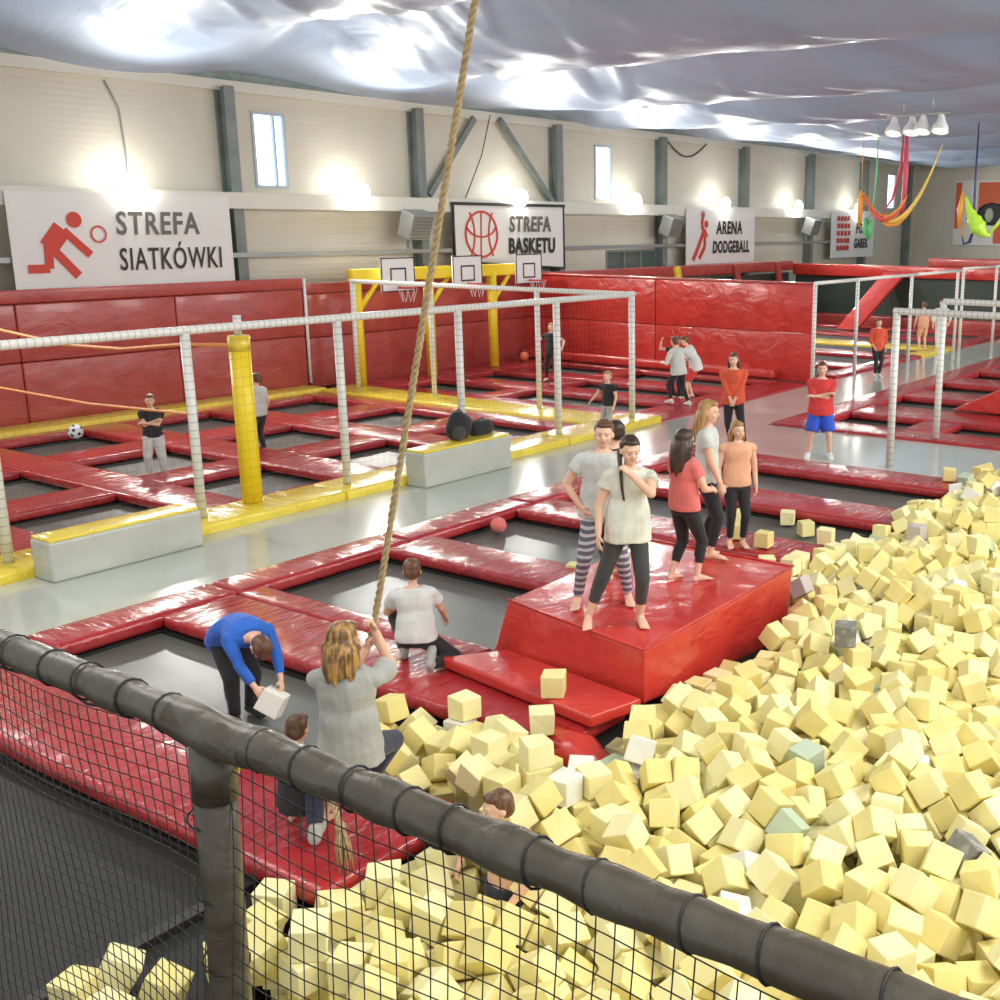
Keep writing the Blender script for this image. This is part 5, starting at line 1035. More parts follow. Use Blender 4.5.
silk('aerial_silk', 'orange bunch of silk hanging straight at the end of the swag', silkm['orange'], [([(SX, 13.68, 6.42), (SX, 13.68, 5.6), (SX, 13.68, 4.7)], .012, .014), ([(SX, 13.68, 4.75), (SX, 13.68, 4.5), (SX, 13.70, 4.1), (SX, 13.70, 3.75)], .07, .12)])
silk('aerial_silk', 'green silk bundle hanging below the orange silk', silkm['green'], [([(SX, 13.5, 4.0), (SX, 13.5, 3.85), (SX, 13.45, 3.7), (SX, 13.42, 3.55), (SX, 13.4, 3.4)], .09, .16), ([(SX-.1, 13.3, 3.95), (SX-.1, 13.32, 3.75), (SX-.1, 13.3, 3.6), (SX-.1, 13.32, 3.45)], .06, .09), ([(SX-.1, 13.2, 6.6), (SX-.1, 13.2, 5.2), (SX, 13.3, 4.3), (SX, 13.48, 3.8)], .025, .03)])
silk('aerial_silk', 'crimson silk dropping from the ceiling in a narrow loop', silkm['crimson'], [([(SX, 12.42, 6.4), (SX, 12.40, 5.2), (SX, 12.42, 4.3), (SX, 12.5, 4.05)], .09, .09), ([(SX, 12.5, 6.4), (SX, 12.55, 5.3), (SX, 12.75, 4.5), (SX, 13.0, 4.15)], .04, .05)])
silk('aerial_silk', 'lime green silk hammock swag before the orange mural', silkm['lime'], [(cat_curve((SX, 10.68, 4.55), (SX, 9.95, 3.55), .25), .1, .22), (cat_curve((SX, 10.0, 3.6), (SX, 8.9, 5.9), .35), .08, .06)])
silk('aerial_silk', 'orange silk end hanging beside the lime green hammock', silkm['orange'], [([(SX, 10.76, 4.7), (SX, 10.80, 4.2), (SX, 10.82, 3.7)], .08, .08), ([(SX, 10.7, 3.9), (SX, 10.7, 3.5)], .05, .05)])
silk('aerial_silk', 'dark navy strap ending in a hook shape by the mural', silkm['navy'], [([(SX, 10.45, 6.4), (SX, 10.45, 4.8), (SX, 10.42, 3.7), (SX, 10.5, 3.38), (SX, 10.66, 3.32), (SX, 10.72, 3.55)], .045, .05)])
def ceiling_lamp(x, y, z, label):
    t = thing('ceiling_lamp', (x, y, z), label, 'ceiling lamp', 'twin lamps under the draped ceiling')
    bm = bmesh.new(); box(bm, -.04, .04, -.45, .45, .28, .34); tube(bm, [(0, 0, .3), (0, 0, 1.0)], .02, 6); obj('bracket', bm, M['heater'], t)
    for s in (-.24, .24):
        bm = bmesh.new(); tube(bm, [(0, s, .3), (0, s, .12), (-.04, s, 0), (-.08, s, -.12)], [.06, .12, .2, .22], 14, False); sh = obj('lamp_shade', bm, M['white'], t)
        bm = bmesh.new(); ball(bm, (-.06, s, -.08), (.17, .17, .05), 2); obj('bulb', bm, M['lampsoft'], sh)
ceiling_lamp(28.6, 11.95, 6.2, 'twin white lamp under the draped ceiling, closer to the dodgeball banner')
ceiling_lamp(28.4, 11.1, 6.2, 'twin white lamp under the draped ceiling, closer to the silks on the right')

# ------------------------------------------------------------------ balls and bags
def sphere(name, loc, r, m, label, cat='ball', detail=None):
    bm = bmesh.new(); ball(bm, (0, 0, 0), r, 3); o = obj(name, bm, m, loc=loc, smooth=True); return tag(o, label, cat)
sphere('red_ball', (10.62, 9.78, -.02), .105, M['c_pink'], 'pinkish red ball on the trampoline edge beside the walkway')
t = thing('soccer_ball', (10.75, 19.97, .14), 'white and black ball on the pad below the dark red wall', 'ball')
bm = bmesh.new(); ball(bm, (0, 0, 0), .13, 3); obj('ball_skin', bm, M['white'], t, smooth=True)
bm = bmesh.new()
for d_ in [V((-.6, -.7, .35)), V((-.9, .1, .3)), V((0, -.9, -.2)), V((-.3, -.2, .93)), V((.5, -.6, .5)), V((-.8, -.5, -.4))]:
    d_.normalize(); ball(bm, d_*.092, .046, 2)
obj('ball_patch', bm, M['black'], t)
sphere('orange_ball', (24.2, 21.1, .18), .13, mat('orange_rubber', (.85, .22, .10), .5), 'small orange ball by the wall corner near the player in black')
t = thing('backpack', (12.55, 12.32, .55), 'black bulky backpack slumped on the second grey bench block', 'backpack')
bm = bmesh.new(); ball(bm, (0, 0, .19), (.25, .17, .24), 3)
for v in bm.verts: v.co *= 1+.14*noise.noise(v.co*5)
for v in bm.verts: v.co.z = max(v.co.z, .0)
obj('bag_body', bm, M['c_black'], t, smooth=True)
bm = bmesh.new(); ball(bm, (-.12, -.13, .12), (.14, .07, .12), 2); obj('pocket', bm, M['c_char'], t, smooth=True)
bm = bmesh.new(); tube(bm, [(-.1, .0, .38), (0, -.02, .47), (.1, 0, .4)], .015, 6); obj('strap', bm, M['c_char'], t)
t = thing('sports_bag', (13.05, 12.34, .55), 'small crumpled black bag lying right of the backpack', 'bag')
bm = bmesh.new(); ball(bm, (0, 0, .1), (.27, .15, .15), 3)
for v in bm.verts: v.co *= 1+.22*noise.noise(v.co*7+V((3, 1, 2)))
for v in bm.verts: v.co.z = max(v.co.z, 0)
obj('bag_body', bm, M['c_black'], t, smooth=True)
bm = bmesh.new(); tube(bm, [(-.15, 0, .2), (0, -.05, .27), (.13, 0, .2)], .014, 6); obj('strap', bm, M['c_char'], t)

# ------------------------------------------------------------------ foam cubes
def cube_mesh(seed, m, cut=False):
    r = random.Random(seed); bm = bmesh.new(); s = .092
    box(bm, -s, s, -s, s, -s, s)
    for v in bm.verts: v.co *= 1 + r.uniform(-.05, .02); v.co += V((r.uniform(-.006, .006),)*3)
    bevel_all(bm, .009, 2)
    me = bpy.data.meshes.new('foam_cube'); bm.to_mesh(me); bm.free(); me.materials.append(m); return me
CM = [cube_mesh(k, M[('foam', 'foam2', 'foam3')[k % 3]]) for k in range(6)]
CS = {k: cube_mesh(50+i, M[k]) for i, k in enumerate(('foamwhite', 'foammint', 'foamgrey', 'foammauve'))}
def put_cube(me, loc, q, label, group=None):
    o = bpy.data.objects.new('foam_cube', me); o.location = loc; o.rotation_mode = 'QUATERNION'; o.rotation_quaternion = q; col.objects.link(o)
    return tag(o, label, 'foam cube', group)
N = len(CUBES)//7
cubes = []
for i in range(N):
    x, y, z, qa, qb, qc, qd = CUBES[i*7:i*7+7]
    cubes.append((V((x/1000, y/1000, z/1000)), Quaternion((qa, qb, qc, qd)).normalized()))
# the first N_IND are those that show largest
special = dict(SPECIAL)
skip = set()
for i, (p, q) in enumerate(cubes):
    if i >= N_IND: break
    if i in special:
        k, lb = special[i]; put_cube(CS[k], p, q, lb); continue
    if p.x < 3.75: lb, gr = 'pale yellow foam cube behind the netting, left of where the rope ends', 'foam cubes behind the near netting'
    elif p.x < 6.5 and p.y > 4.2: lb, gr = 'pale yellow foam cube heaped between the net rail and the low red mat', 'foam cubes before the low red mat'
    elif p.x < 6.5: lb, gr = 'pale yellow foam cube in the nearest part of the pit, by the padded rail', 'foam cubes in the near pit'
    else: lb, gr = 'pale yellow foam cube in the pit, on the open side of the red block', 'foam cubes right of the red block'
    put_cube(CM[i % 6], p, q, lb, gr)
bm = bmesh.new()
mi = [M['foam'], M['foam2'], M['foam3'], M['foamwhite'], M['foammint'], M['foammauve']]
for i, (p, q) in enumerate(cubes[N_IND:]):
    s = CM[i % 6]; mtx = Matrix.Translation(p) @ q.to_matrix().to_4x4()
    u = rnd.random(); k = i % 3 if u > .06 else (3 if u > .03 else 4 if u > .012 else 5)
    vs = [bm.verts.new(mtx @ v.co) for v in s.vertices]
    for f in s.polygons: bm.faces.new([vs[j] for j in f.vertices]).material_index = k
o = obj('foam_cube_heap', bm, mi); tag(o, 'farther mass of small pale yellow foam cubes filling the pit', 'foam cubes', None, 'stuff')
def loose(x, y, z, rz, label, m=None, tilt=(0, 0)):
    q = (Matrix.Rotation(rz, 3, 'Z') @ Matrix.Rotation(tilt[0], 3, 'X') @ Matrix.Rotation(tilt[1], 3, 'Y')).to_quaternion()
    put_cube(m or CM[0], (x, y, z), q, label)
for k, (x, y, rz, tl, lb) in enumerate(((2.52, 5.33, .3, 0, 'foam cube behind the netting at the lower left, upright beside a leaning one'), (2.72, 5.27, .9, .5, 'leaning foam cube behind the netting at the lower left'),
        (2.76, 4.93, .5, .35, 'foam cube behind the netting near the foot of the padded post'), (3.10, 4.93, 1.1, 0, 'foam cube half hidden behind the padded post'), (3.60, 5.16, .5, 0, 'foam cube behind the netting, topmost right beside the padded post'), (3.37, 4.98, .2, .3, 'foam cube behind the netting, just below the topmost one by the post'), (3.72, 4.80, 1.0, .2, 'foam cube behind the netting touching the end of the wide red pad'),
        (2.50, 5.02, .2, .1, 'foam cube cut by the lower picture edge below the leaning one'))):
    loose(x, y, -.035+.03*(tl > .2), rz, lb, CM[k % 6], (tl, .1 if tl else 0))
loose(6.46, 5.42, .256, .55, 'single foam cube resting on the low red mat before the block')
loose(6.05, 5.20, .150, .75, 'foam cube standing on the pad rim below the low red mat', CM[1])
loose(7.92, 7.10, -.035, .3, 'foam cube peeking out behind the near corner of the red block', CM[2])
loose(13.1, 6.85, -.02, .4, 'loose foam cube on the far trampoline, left one of two', CM[1])
loose(12.75, 6.4, -.02, .9, 'loose foam cube on the far trampoline, right one of two', CM[3])
loose(12.0, 5.75, .149, .2, 'foam cube resting on the red pad at the edge of the pit', CM[4])
loose(11.45, 6.3, .149, .1, 'foam cube on the red pad behind the block, between two others', CM[5])
loose(11.6, 6.75, .149, .6, 'foam cube on the red pad behind the block, nearest the girls', CM[2])
loose(10.9, 5.95, .03, .6, 'foam cube tucked behind the far corner of the red block', CM[1])
loose(12.75, 7.45, -.02, .8, 'foam cube on the far trampoline beside the blonde girl\'s feet', CM[0])
loose(16.2, 5.75, .149, .4, 'foam cube at the top corner of the pile beside the walkway', CM[2])
loose(9.6, 7.7, -.02, .4, 'foam cube seen between the legs of the girl in dark leggings', CM[3])

# ------------------------------------------------------------------ people
def lerp(a, b, t): return a+(b-a)*t
def loft(bm, rings, n=16, caps=True):
    R = []
    for c, u, v in rings:
        c, u, v = V(c), V(u), V(v)
        R.append([bm.verts.new(c+u*math.cos(2*PI*k/n)+v*math.sin(2*PI*k/n)) for k in range(n)])
    for A, B in zip(R, R[1:]):
        for k in range(n): bm.faces.new((A[k], A[(k+1) % n], B[(k+1) % n], B[k]))
    if caps: bm.faces.new(R[0][::-1]); bm.faces.new(R[-1])
def capsule(bm, a, b, ra, rb, ends=(True, True)):
    a, b = V(a), V(b); d = (b-a)
    if d.length < 1e-5: ball(bm, a, ra, 2); return
    d.normalize(); u = d.orthogonal().normalized(); v = d.cross(u)
    loft(bm, [(a, u*ra, v*ra), (b, u*rb, v*rb)], 14)
    if ends[0]: ball(bm, a, ra, 2)
    if ends[1]: ball(bm, b, rb, 2)
def remesh(name, bm, m, parent, voxel, smooth=4, fold=0, seed=0):
    bmesh.ops.recalc_face_normals(bm, faces=bm.faces)
    me = bpy.data.meshes.new(name); bm.to_mesh(me); bm.free()
    o = bpy.data.objects.new(name, me); col.objects.link(o)
    r = o.modifiers.new('r', 'REMESH'); r.mode = 'VOXEL'; r.voxel_size = voxel
    s = o.modifiers.new('s', 'SMOOTH'); s.factor = .5; s.iterations = smooth
    dg = bpy.context.evaluated_depsgraph_get(); dg.update()
    out = bpy.data.meshes.new_from_object(o.evaluated_get(dg)); bpy.data.objects.remove(o); bpy.data.meshes.remove(me)
    if fold:
        nr = [v.normal.copy() for v in out.vertices]
        for v, n_ in zip(out.vertices, nr):
            c = v.co; f1 = 1-abs(noise.noise(V((c.x*7+seed, c.y*7, c.z*2.6+c.x*3))))*2; f2 = noise.noise(V((c.x*5, c.y*5+seed, c.z*9)))
            v.co = c + n_*(fold*(f1*.8+f2*.5-.2))
    out.materials.clear()
    for x in (m if isinstance(m, list) else [m]): out.materials.append(x)
    out.shade_smooth(); out.name = name
    p = bpy.data.objects.new(name, out); col.objects.link(p); p.parent = parent; return p
def ik(S, T, a, b, pole):
    S, T, pole = V(S), V(T), V(pole); d = T-S; L = d.length; mx = (a+b)*.995
    if L > mx: T = S + d*(mx/L); d = T-S; L = mx
    L = max(L, abs(a-b)+.01); n = d.normalized(); p = pole - n*pole.dot(n)
    if p.length < 1e-4: p = n.orthogonal()
    p.normalize(); x = (a*a-b*b+L*L)/(2*L); h = math.sqrt(max(0, a*a-x*x)); return S+n*x+p*h, T

def person(label, H, loc, face, pel=(0, 0, .52), up=(0, 0, 1), up0=None, twist=0, side=None,
           feet=None, foot_dir=None, knee=((.1, 1, 0), (-.1, 1, 0)), hands=None, elbow=((.5, -1, -.3), (-.5, -1, -.3)),
           head=(0, .04, 1), look=(0, 1, 0), top=None, sleeve=.45, hem=-.04, bottom=None, leg_end=.06, loose=.0, loose_top=.0,
           hair=('short', 'h_brown'), skin='skin', shoes=None, voxel=.0085, barefoot=True, hs=1.0, foot_pitch=(0, 0), finger_curl=(.5, .5), extra=None, name='person', facebits=True, slim=1.12):
    """right side first in every pair; +y is forward, x is the person's right, z up; all in body heights"""
    yaw = math.radians(face-90)
    root = thing(name, loc, label, 'person', None, yaw)
    S = H
    def W(p): return V(p)*S
    U1 = V(up).normalized(); U0 = V(up0).normalized() if up0 else V((0, 0, 1)).lerp(U1, .35).normalized()
    X0 = V((1, 0, 0)); X1 = Matrix.Rotation(-math.radians(twist), 3, 'Z') @ V((1, 0, 0))
    if side: X0 = V(side).normalized()
    Pv = V(pel)
    # spine
    sp = []; p = Pv.copy(); lv = [-.065, -.03, 0, .05, .11, .16, .21, .255, .285, .305, .32]
    wd = [.060, .088, .094, .088, .076, .082, .093, .100, .096, .060, .036]; dp = [.050, .062, .064, .058, .050, .054, .060, .058, .048, .038, .034]
    def frame_at(s):
        t_ = max(0, min(1, (s+.02)/.22)); u = U0.lerp(U1, t_).normalized(); x = X0.lerp(X1, t_); x = (x-u*x.dot(u)).normalized(); return u, x, u.cross(x)
    pos = {}
    q = Pv.copy(); last = 0
    for s in [0, .05, .11, .16, .21, .255, .285, .305, .32]:
        u, x, y = frame_at((s+last)/2); q = q + u*(s-last); last = s; pos[s] = (q.copy(), *frame_at(s))
    u, x, y = frame_at(0)
    for s in (-.03, -.065): pos[s] = (Pv + u*s, u, x, y)
    def torso(bm, off, s0, s1, flare=0):
        R = []
        for s, a, b in zip(lv, wd, dp):
            if s < s0-1e-6 or s > s1+1e-6: continue
            c, u, x, y = pos[s]; e = flare*max(0, (.16-s)/.2)
            if off > 0 and s <= .11: a = max(a, .090); b = max(b, .060)
            a2, b2 = a*slim, b*(.5+.5*slim)
            R.append((c*S, x*(a2+off+e)*S, y*(b2+off+e)*S))
        loft(bm, R, 20)
    nk = pos[.32][0]; cu, cx, cy = frame_at(.285)
    hd = (V(head)).normalized(); hc = nk + cu*.012 + hd*.072*hs
    sh = [pos[.285][0] + cx*.104*slim - cu*.022, pos[.285][0] - cx*.104*slim - cu*.022]
    pu, px_, py_ = frame_at(0)
    hip = [Pv + px_*.050 - pu*.02, Pv - px_*.050 - pu*.02]
    # limbs
    LA, LF, LT, LS = .158, .142, .245, .235
    hands = hands or ((.17, .03, .47), (-.17, .03, .47)); feet = feet or ((.06, 0, .04), (-.06, 0, .04))
    arms = []; legs = []
    for i in (0, 1):
        e, h = ik(sh[i], hands[i], LA, LF, elbow[i]); arms.append((sh[i], e, h))
        k, a = ik(hip[i], feet[i], LT, LS, knee[i]); legs.append((hip[i], k, a))
    # ---- body: one continuous skin
    bm = bmesh.new()
    torso(bm, -.004, -.065, .32)
    capsule(bm, W(nk-cu*.02), W(hc-hd*.03), .030*S, .029*S)
    def headframe():
        lk = V(look).normalized(); z = hd; yv = (lk - z*lk.dot(z)).normalized(); xv = yv.cross(z); return xv, yv, z
    hx, hy, hz = headframe(); HM = Matrix((hx, hy, hz)).transposed()
    def hp(x, y, z): return W(hc + (hx*x + hy*y + hz*z)*hs)
    def hball(bm, c, r, sub=3): ball(bm, hp(*c), [q*S*hs for q in r], sub, HM)
    hball(bm, (0, -.004, .008), (.048, .058, .058)); hball(bm, (0, .014, -.026), (.037, .041, .042)); hball(bm, (0, .030, -.050), (.020, .020, .017))
    hball(bm, (0, .058, -.012), (.0085, .013, .014), 2); hball(bm, (0, .050, .004), (.007, .008, .014), 2); hball(bm, (0, .048, .016), (.036, .010, .009), 2)
    hball(bm, (.022, .040, -.018), (.016, .014, .014), 2); hball(bm, (-.022, .040, -.018), (.016, .014, .014), 2)
    for s_ in (1, -1): hball(bm, (.049*s_, -.004, -.008), (.006, .012, .017), 2)
    for i in (0, 1):
        s0, e, h = arms[i]
        capsule(bm, W(s0), W(e), .031*S, .0245*S); capsule(bm, W(e), W(h), .0245*S, .0165*S)
        m_ = e.lerp(h, .28); capsule(bm, W(e.lerp(h, .1)), W(m_), .022*S, .0225*S)
        # hand
        d = (h-e).normalized(); toward = (Pv-h); pn = toward - d*toward.dot(d)
        pn = pn.normalized() if pn.length > 1e-3 else d.orthogonal().normalized()
        ac = d.cross(pn).normalized(); cu_ = finger_curl[i]
        loft(bm, [(W(h-d*.004), ac*.015*S, pn*.011*S), (W(h+d*.02), ac*.021*S, pn*.010*S), (W(h+d*.046), ac*.023*S, pn*.009*S), (W(h+d*.054), ac*.020*S, pn*.007*S)], 12)
        for f, (o_, ln) in enumerate(((-.0165, .036), (-.0055, .043), (.0055, .041), (.0165, .033))):
            b0 = h + d*.050 + ac*o_; d1 = (d*math.cos(cu_)+pn*math.sin(cu_)); b1 = b0 + d1*ln*.5; d2 = (d*math.cos(cu_*2.2)+pn*math.sin(cu_*2.2)); b2 = b1+d2*ln*.5
            capsule(bm, W(b0), W(b1), .0058*S, .0055*S); capsule(bm, W(b1), W(b2), .0055*S, .0048*S)
        sd = ac*(1 if (i == 0) else -1); tb = h + d*.016 + sd*.015; t1 = tb + (d*.6+sd*.75+pn*.2).normalized()*.024; t2 = t1 + (d*.85+sd*.3+pn*.4).normalized()*.018
        capsule(bm, W(tb), W(t1), .0075*S, .0062*S); capsule(bm, W(t1), W(t2), .0062*S, .0052*S)
    fds = []
    for i in (0, 1):
        hp_, k, a = legs[i]
        capsule(bm, W(hp_), W(k), .050*S*slim, .033*S); capsule(bm, W(k), W(a), .032*S, .0195*S)
        capsule(bm, W(k.lerp(a, .15)-V((0, .008, 0))), W(k.lerp(a, .42)-V((0, .008, 0))), .030*S, .029*S)
        fd = V((foot_dir[i] if foot_dir else (0.12*(1 if i == 0 else -1), 1, 0))).normalized()
        ft = foot_pitch[i]; dn = V((0, 0, -1)); side_ = fd.cross(V((0, 0, 1))).normalized()
        if side_.length < .1: side_ = V((1, 0, 0))
        R = Matrix.Rotation(-ft, 3, side_); fd = R @ fd; dn = R @ dn; fds.append((fd, dn, side_))
        def fp(l, z): return W(a + fd*l + dn*z)
        loft(bm, [(fp(-.033, .022), side_*.012*S, dn*.012*S), (fp(-.022, .018), side_*.020*S, dn*.021*S), (fp(.01, .010), side_*.021*S, dn*.029*S), (fp(.05, .019), side_*.024*S, dn*.019*S), (fp(.085, .026), side_*.027*S, dn*.012*S), (fp(.098, .029), side_*.024*S, dn*.009*S)], 14)
        for tq in range(5):
            o_ = (-.020+.010*tq)*(1 if i == 0 else -1); ln = .118 - .004*abs(tq-0)*(1.4)
            capsule(bm, fp(.092, .029)+side_*(-o_)*S, fp(ln, .031)+side_*(-o_)*S, .0065*S, .0058*S)
    vx = voxel
    body = remesh('body', bm, M[skin], root, vx, 3)
    # ---- face
    if facebits:
        for s_ in (1, -1):
            bm = bmesh.new(); hball(bm, (.0185*s_, .0485, .002), (.0085, .0045, .0048), 2); ew = obj('eye', bm, M['eyewhite'], root, smooth=True)
            bm = bmesh.new(); hball(bm, (.0185*s_, .0525, .002), (.0042, .0025, .0042), 2); obj('iris', bm, M['eye'], ew, smooth=True)
            bm = bmesh.new(); capsule(bm, hp(.010*s_, .0545, .0145), hp(.028*s_, .049, .018), .0024*S, .0018*S); obj('eyebrow', bm, M[hair[1]], root, smooth=True)
        bm = bmesh.new(); capsule(bm, hp(-.014, .0485, -.0325), hp(0, .053, -.0365), .0022*S, .0036*S); capsule(bm, hp(0, .053, -.0365), hp(.014, .0485, -.0325), .0036*S, .0022*S); obj('mouth', bm, M['lip'], root, smooth=True)
    # ---- hair
    st, hm = hair[0], hair[1]
    bm = bmesh.new()
    hball(bm, (0, -.016, .022), (.0535, .0555, .0545)); hball(bm, (0, -.028, -.006), (.050, .043, .046)); hball(bm, (0, .018, .052), (.040, .034, .019))
    if st in ('long', 'wavy', 'halfup'):
        Lh = dict(long=.20, wavy=.135, halfup=.15)[st]
        g = V((0, 0, -1))
        for k in range(11):
            a = PI*(.02+.96*k/10)+PI; ca, sa = math.cos(a), math.sin(a)
            p0 = hc + (hx*ca*.045 + hy*(sa*.045-.006) + hz*.005)*hs
            bk = (hy*sa*.02 - cy*.018)
            amp = .005 if st == 'wavy' else .003
            pts = [p0 + g*(Lh+(.02*math.sin(k*2.3) if st != 'halfup' else 0))*j/6 + bk*(j/6)**.6*1.4 + hx*(ca*.012*math.sin(PI*j/6) + amp*math.sin(j*1.9+k*1.3)) for j in range(7)]
            rr = [.017, .019, .018, .017, .015, .012, .006]
            for j in range(6): capsule(bm, W(pts[j]), W(pts[j+1]), rr[j]*S*hs, rr[j+1]*S*hs)
    if st in ('braid', 'ponytail'):
        p = hc + (-hy*.055 + hz*.02)*hs; g = V((0, 0, -1))
        dr = (hx*(.030 if st == 'braid' else 0) + hy*.0)
        front = 1 if st == 'braid' else 0
        pts = []
        for j in range(9):
            tq = j/8
            if st == 'braid': pts.append(hc + hx*(.048+.012*math.sin(PI*tq)) + hy*(-.035+.09*min(1, tq*2.2)) + g*(.02+.21*tq))
            else: pts.append(p - cy*.02*math.sin(PI*tq*.9)*1.3 + g*(.17*tq-.01))
        for j in range(8): capsule(bm, W(pts[j]), W(pts[j+1]), (.014-.001*j)*S, (.013-.001*j)*S)
    ho = remesh('hair', bm, M[hm], root, vx, 2)
    # ---- clothes
    if bottom:
        bm = bmesh.new(); torso(bm, .006+loose*.4, -.065, .05)
        for i in (0, 1):
            hp_, k, a = legs[i]; r0, r1, r2 = .055+loose*.6, .038+loose, .025+loose
            capsule(bm, W(hp_), W(k), r0*S*slim, r1*S, (True, leg_end < .4))
            if leg_end < .25:
                e_ = k.lerp(a, min(1, (LS-(leg_end-.04))/LS)); capsule(bm, W(k), W(e_), r1*S, lerp(r1, r2, min(1, (LS-(leg_end-.04))/LS))*S, (True, False))
                if loose < .01: capsule(bm, W(k.lerp(a, .15)-V((0, .008, 0))), W(k.lerp(a, .40)-V((0, .008, 0))), .035*S, .034*S)
        if leg_end >= .25:   # shorts
            bm.free(); bm = bmesh.new(); torso(bm, .006+loose*.4, -.065, .05)
            for i in (0, 1):
                hp_, k, a = legs[i]; capsule(bm, W(hp_), W(hp_.lerp(k, .9)), (.055+loose*.6)*S, (.045+loose*1.4)*S, (True, False))
        remesh('trousers' if leg_end < .25 else 'shorts', bm, M[bottom] if isinstance(bottom, str) else bottom, root, vx, 2, (.002+loose*.2)*S, H*17)
    if top:
        bm = bmesh.new(); R = []
        torso(bm, .009+loose_top*.4, 0 if hem > -.02 else (-.03 if hem > -.05 else -.065), .305, flare=.004+loose_top*.7)
        for i in (0, 1):
            s0, e, h = arms[i]
            inn = pos[.255][0]; 
            capsule(bm, W(s0.lerp(pos[.305][0], .45)), W(s0), .034*S, .036*S)
            if sleeve <= 1: capsule(bm, W(s0), W(s0.lerp(e, sleeve)), .036*S, (.034+loose_top*.8)*S, (True, False))
            else:
                capsule(bm, W(s0), W(e), .036*S, .030*S); capsule(bm, W(e), W(e.lerp(h, sleeve-1)), .030*S, .023*S, (True, False))
        remesh('shirt', bm, M[top], root, vx, 2, .0065*S, H*31+loc[0])
    if shoes:
        for i in (0, 1):
            a = legs[i][2]; fd, dn, side_ = fds[i]
            def fp(l, z): return W(a + fd*l + dn*z)
            bm = bmesh.new(); loft(bm, [(fp(-.040, .022), side_*.018*S, dn*.016*S), (fp(-.028, .012), side_*.026*S, dn*.030*S), (fp(.01, .006), side_*.027*S, dn*.037*S), (fp(.05, .016), side_*.030*S, dn*.026*S), (fp(.10, .026), side_*.032*S, dn*.017*S), (fp(.125, .030), side_*.022*S, dn*.011*S)], 14)
            ball(bm, W(a-dn*.01), .027*S, 2)
            remesh('sock' if shoes == 'c_white' else 'shoe', bm, M[shoes], root, vx, 2)
    if extra: extra(root, dict(S=S, W=W, arms=arms, legs=legs, hc=hc, pos=pos))
    return root

FAR = .014

BZ = .545   # top of the red block
person('girl in pale grey tee and striped leggings standing on the red block, hand on hip', 1.65, (7.58, 5.76, BZ), 216,
       pel=(.0, 0, .515), up=(-.02, -.02, 1), feet=((.14, .03, .04), (-.13, -.02, .04)), hands=((.115, .045, .545), (-.17, .02, .50)), elbow=((1, -.55, 0), (-.6, -1, 0)),
       head=(-.04, .05, 1), look=(.05, 1, -.05), top='c_lgrey', sleeve=.42, hem=-.04, loose_top=.012, bottom='leggings', leg_end=.06, hair=('ponytail', 'h_brown'))
person('girl in cream tee and dark leggings on the red block, hand at her mouth', 1.62, (7.19, 5.36, BZ), 222,
       pel=(-.075, 0, .515), up=(-.03, 0, 1), feet=((.135, -.01, .04), (-.135, .0, .04)), hands=((.08, .05, .50), (-.075, .105, .815)), elbow=((.5, -1, 0), (-1, .35, -.9)),
       slim=1.0, head=(-.05, .22, 1), look=(-.15, 1, -.45), top='c_offwhite', sleeve=.38, hem=-.06, loose_top=.014, bottom='c_char', leg_end=.13, hair=('braid', 'h_dark'), finger_curl=(.4, 1.0))
person('dark-haired boy mostly hidden behind the two girls on the red block', 1.52, (8.22, 6.10, BZ), 75,
       hands=((.10, .14, .55), (-.10, .14, .55)), top='c_black', bottom='c_black', hair=('short', 'h_dark'), voxel=.011, facebits=False)
person('small dark-haired girl in coral pink tee and black leggings, back turned, on the block', 1.45, (8.5, 5.52, BZ), -18,
       pel=(0, 0, .515), up=(.0, -.03, 1), feet=((.06, .06, .04), (-.07, -.05, .04)), hands=((.08, .17, .60), (-.09, .17, .60)), elbow=((.8, -1, -.4), (-.8, -1, -.4)),
       head=(.03, .1, 1), look=(-.25, 1, -.1), top='c_pink', sleeve=.45, hem=-.03, loose_top=.008, bottom='c_black', leg_end=.13, hair=('long', 'h_dark'), hs=1.08)
person('blonde girl in pale tee and black leggings in profile at the back of the block', 1.6, (9.30, 5.78, BZ), -62,
       up=(0, .02, 1), feet=((.05, .03, .04), (-.05, -.03, .04)), hands=((.12, .10, .48), (-.14, .05, .48)), head=(0, .10, 1), look=(.25, 1, -.12),
       top='c_lgrey', sleeve=.4, hem=-.02, bottom='c_black', leg_end=.09, hair=('long', 'h_blond'), finger_curl=(.7, .5))
person('girl in peach tank top standing just beyond the blonde girl', 1.52, (11.3, 6.6, .055), 225,
       feet=((.05, 0, .04), (-.05, .02, .04)), hands=((.15, .06, .5), (-.15, .03, .47)), top='c_peach', sleeve=.08, hem=-.02, bottom='c_black', leg_end=.08, hair=('halfup', 'h_blond'), look=(-.3, 1, 0), voxel=.01)
person('girl in red top and black trousers with clasped hands on the walkway corner', 1.63, (16.7, 9.85, .056), 205,
       pel=(.0, 0, .515), feet=((.03, -.03, .045), (-.13, .05, .045)), hands=((.02, .10, .50), (-.02, .10, .50)), elbow=((1, -.6, 0), (-1, -.6, 0)), head=(.05, .06, 1), look=(.2, 1, -.1),
       top='c_orange', sleeve=1.75, hem=-.05, bottom='c_black', leg_end=.05, hair=('long', 'h_brown'), shoes='c_black', voxel=.011, loose_top=.008)
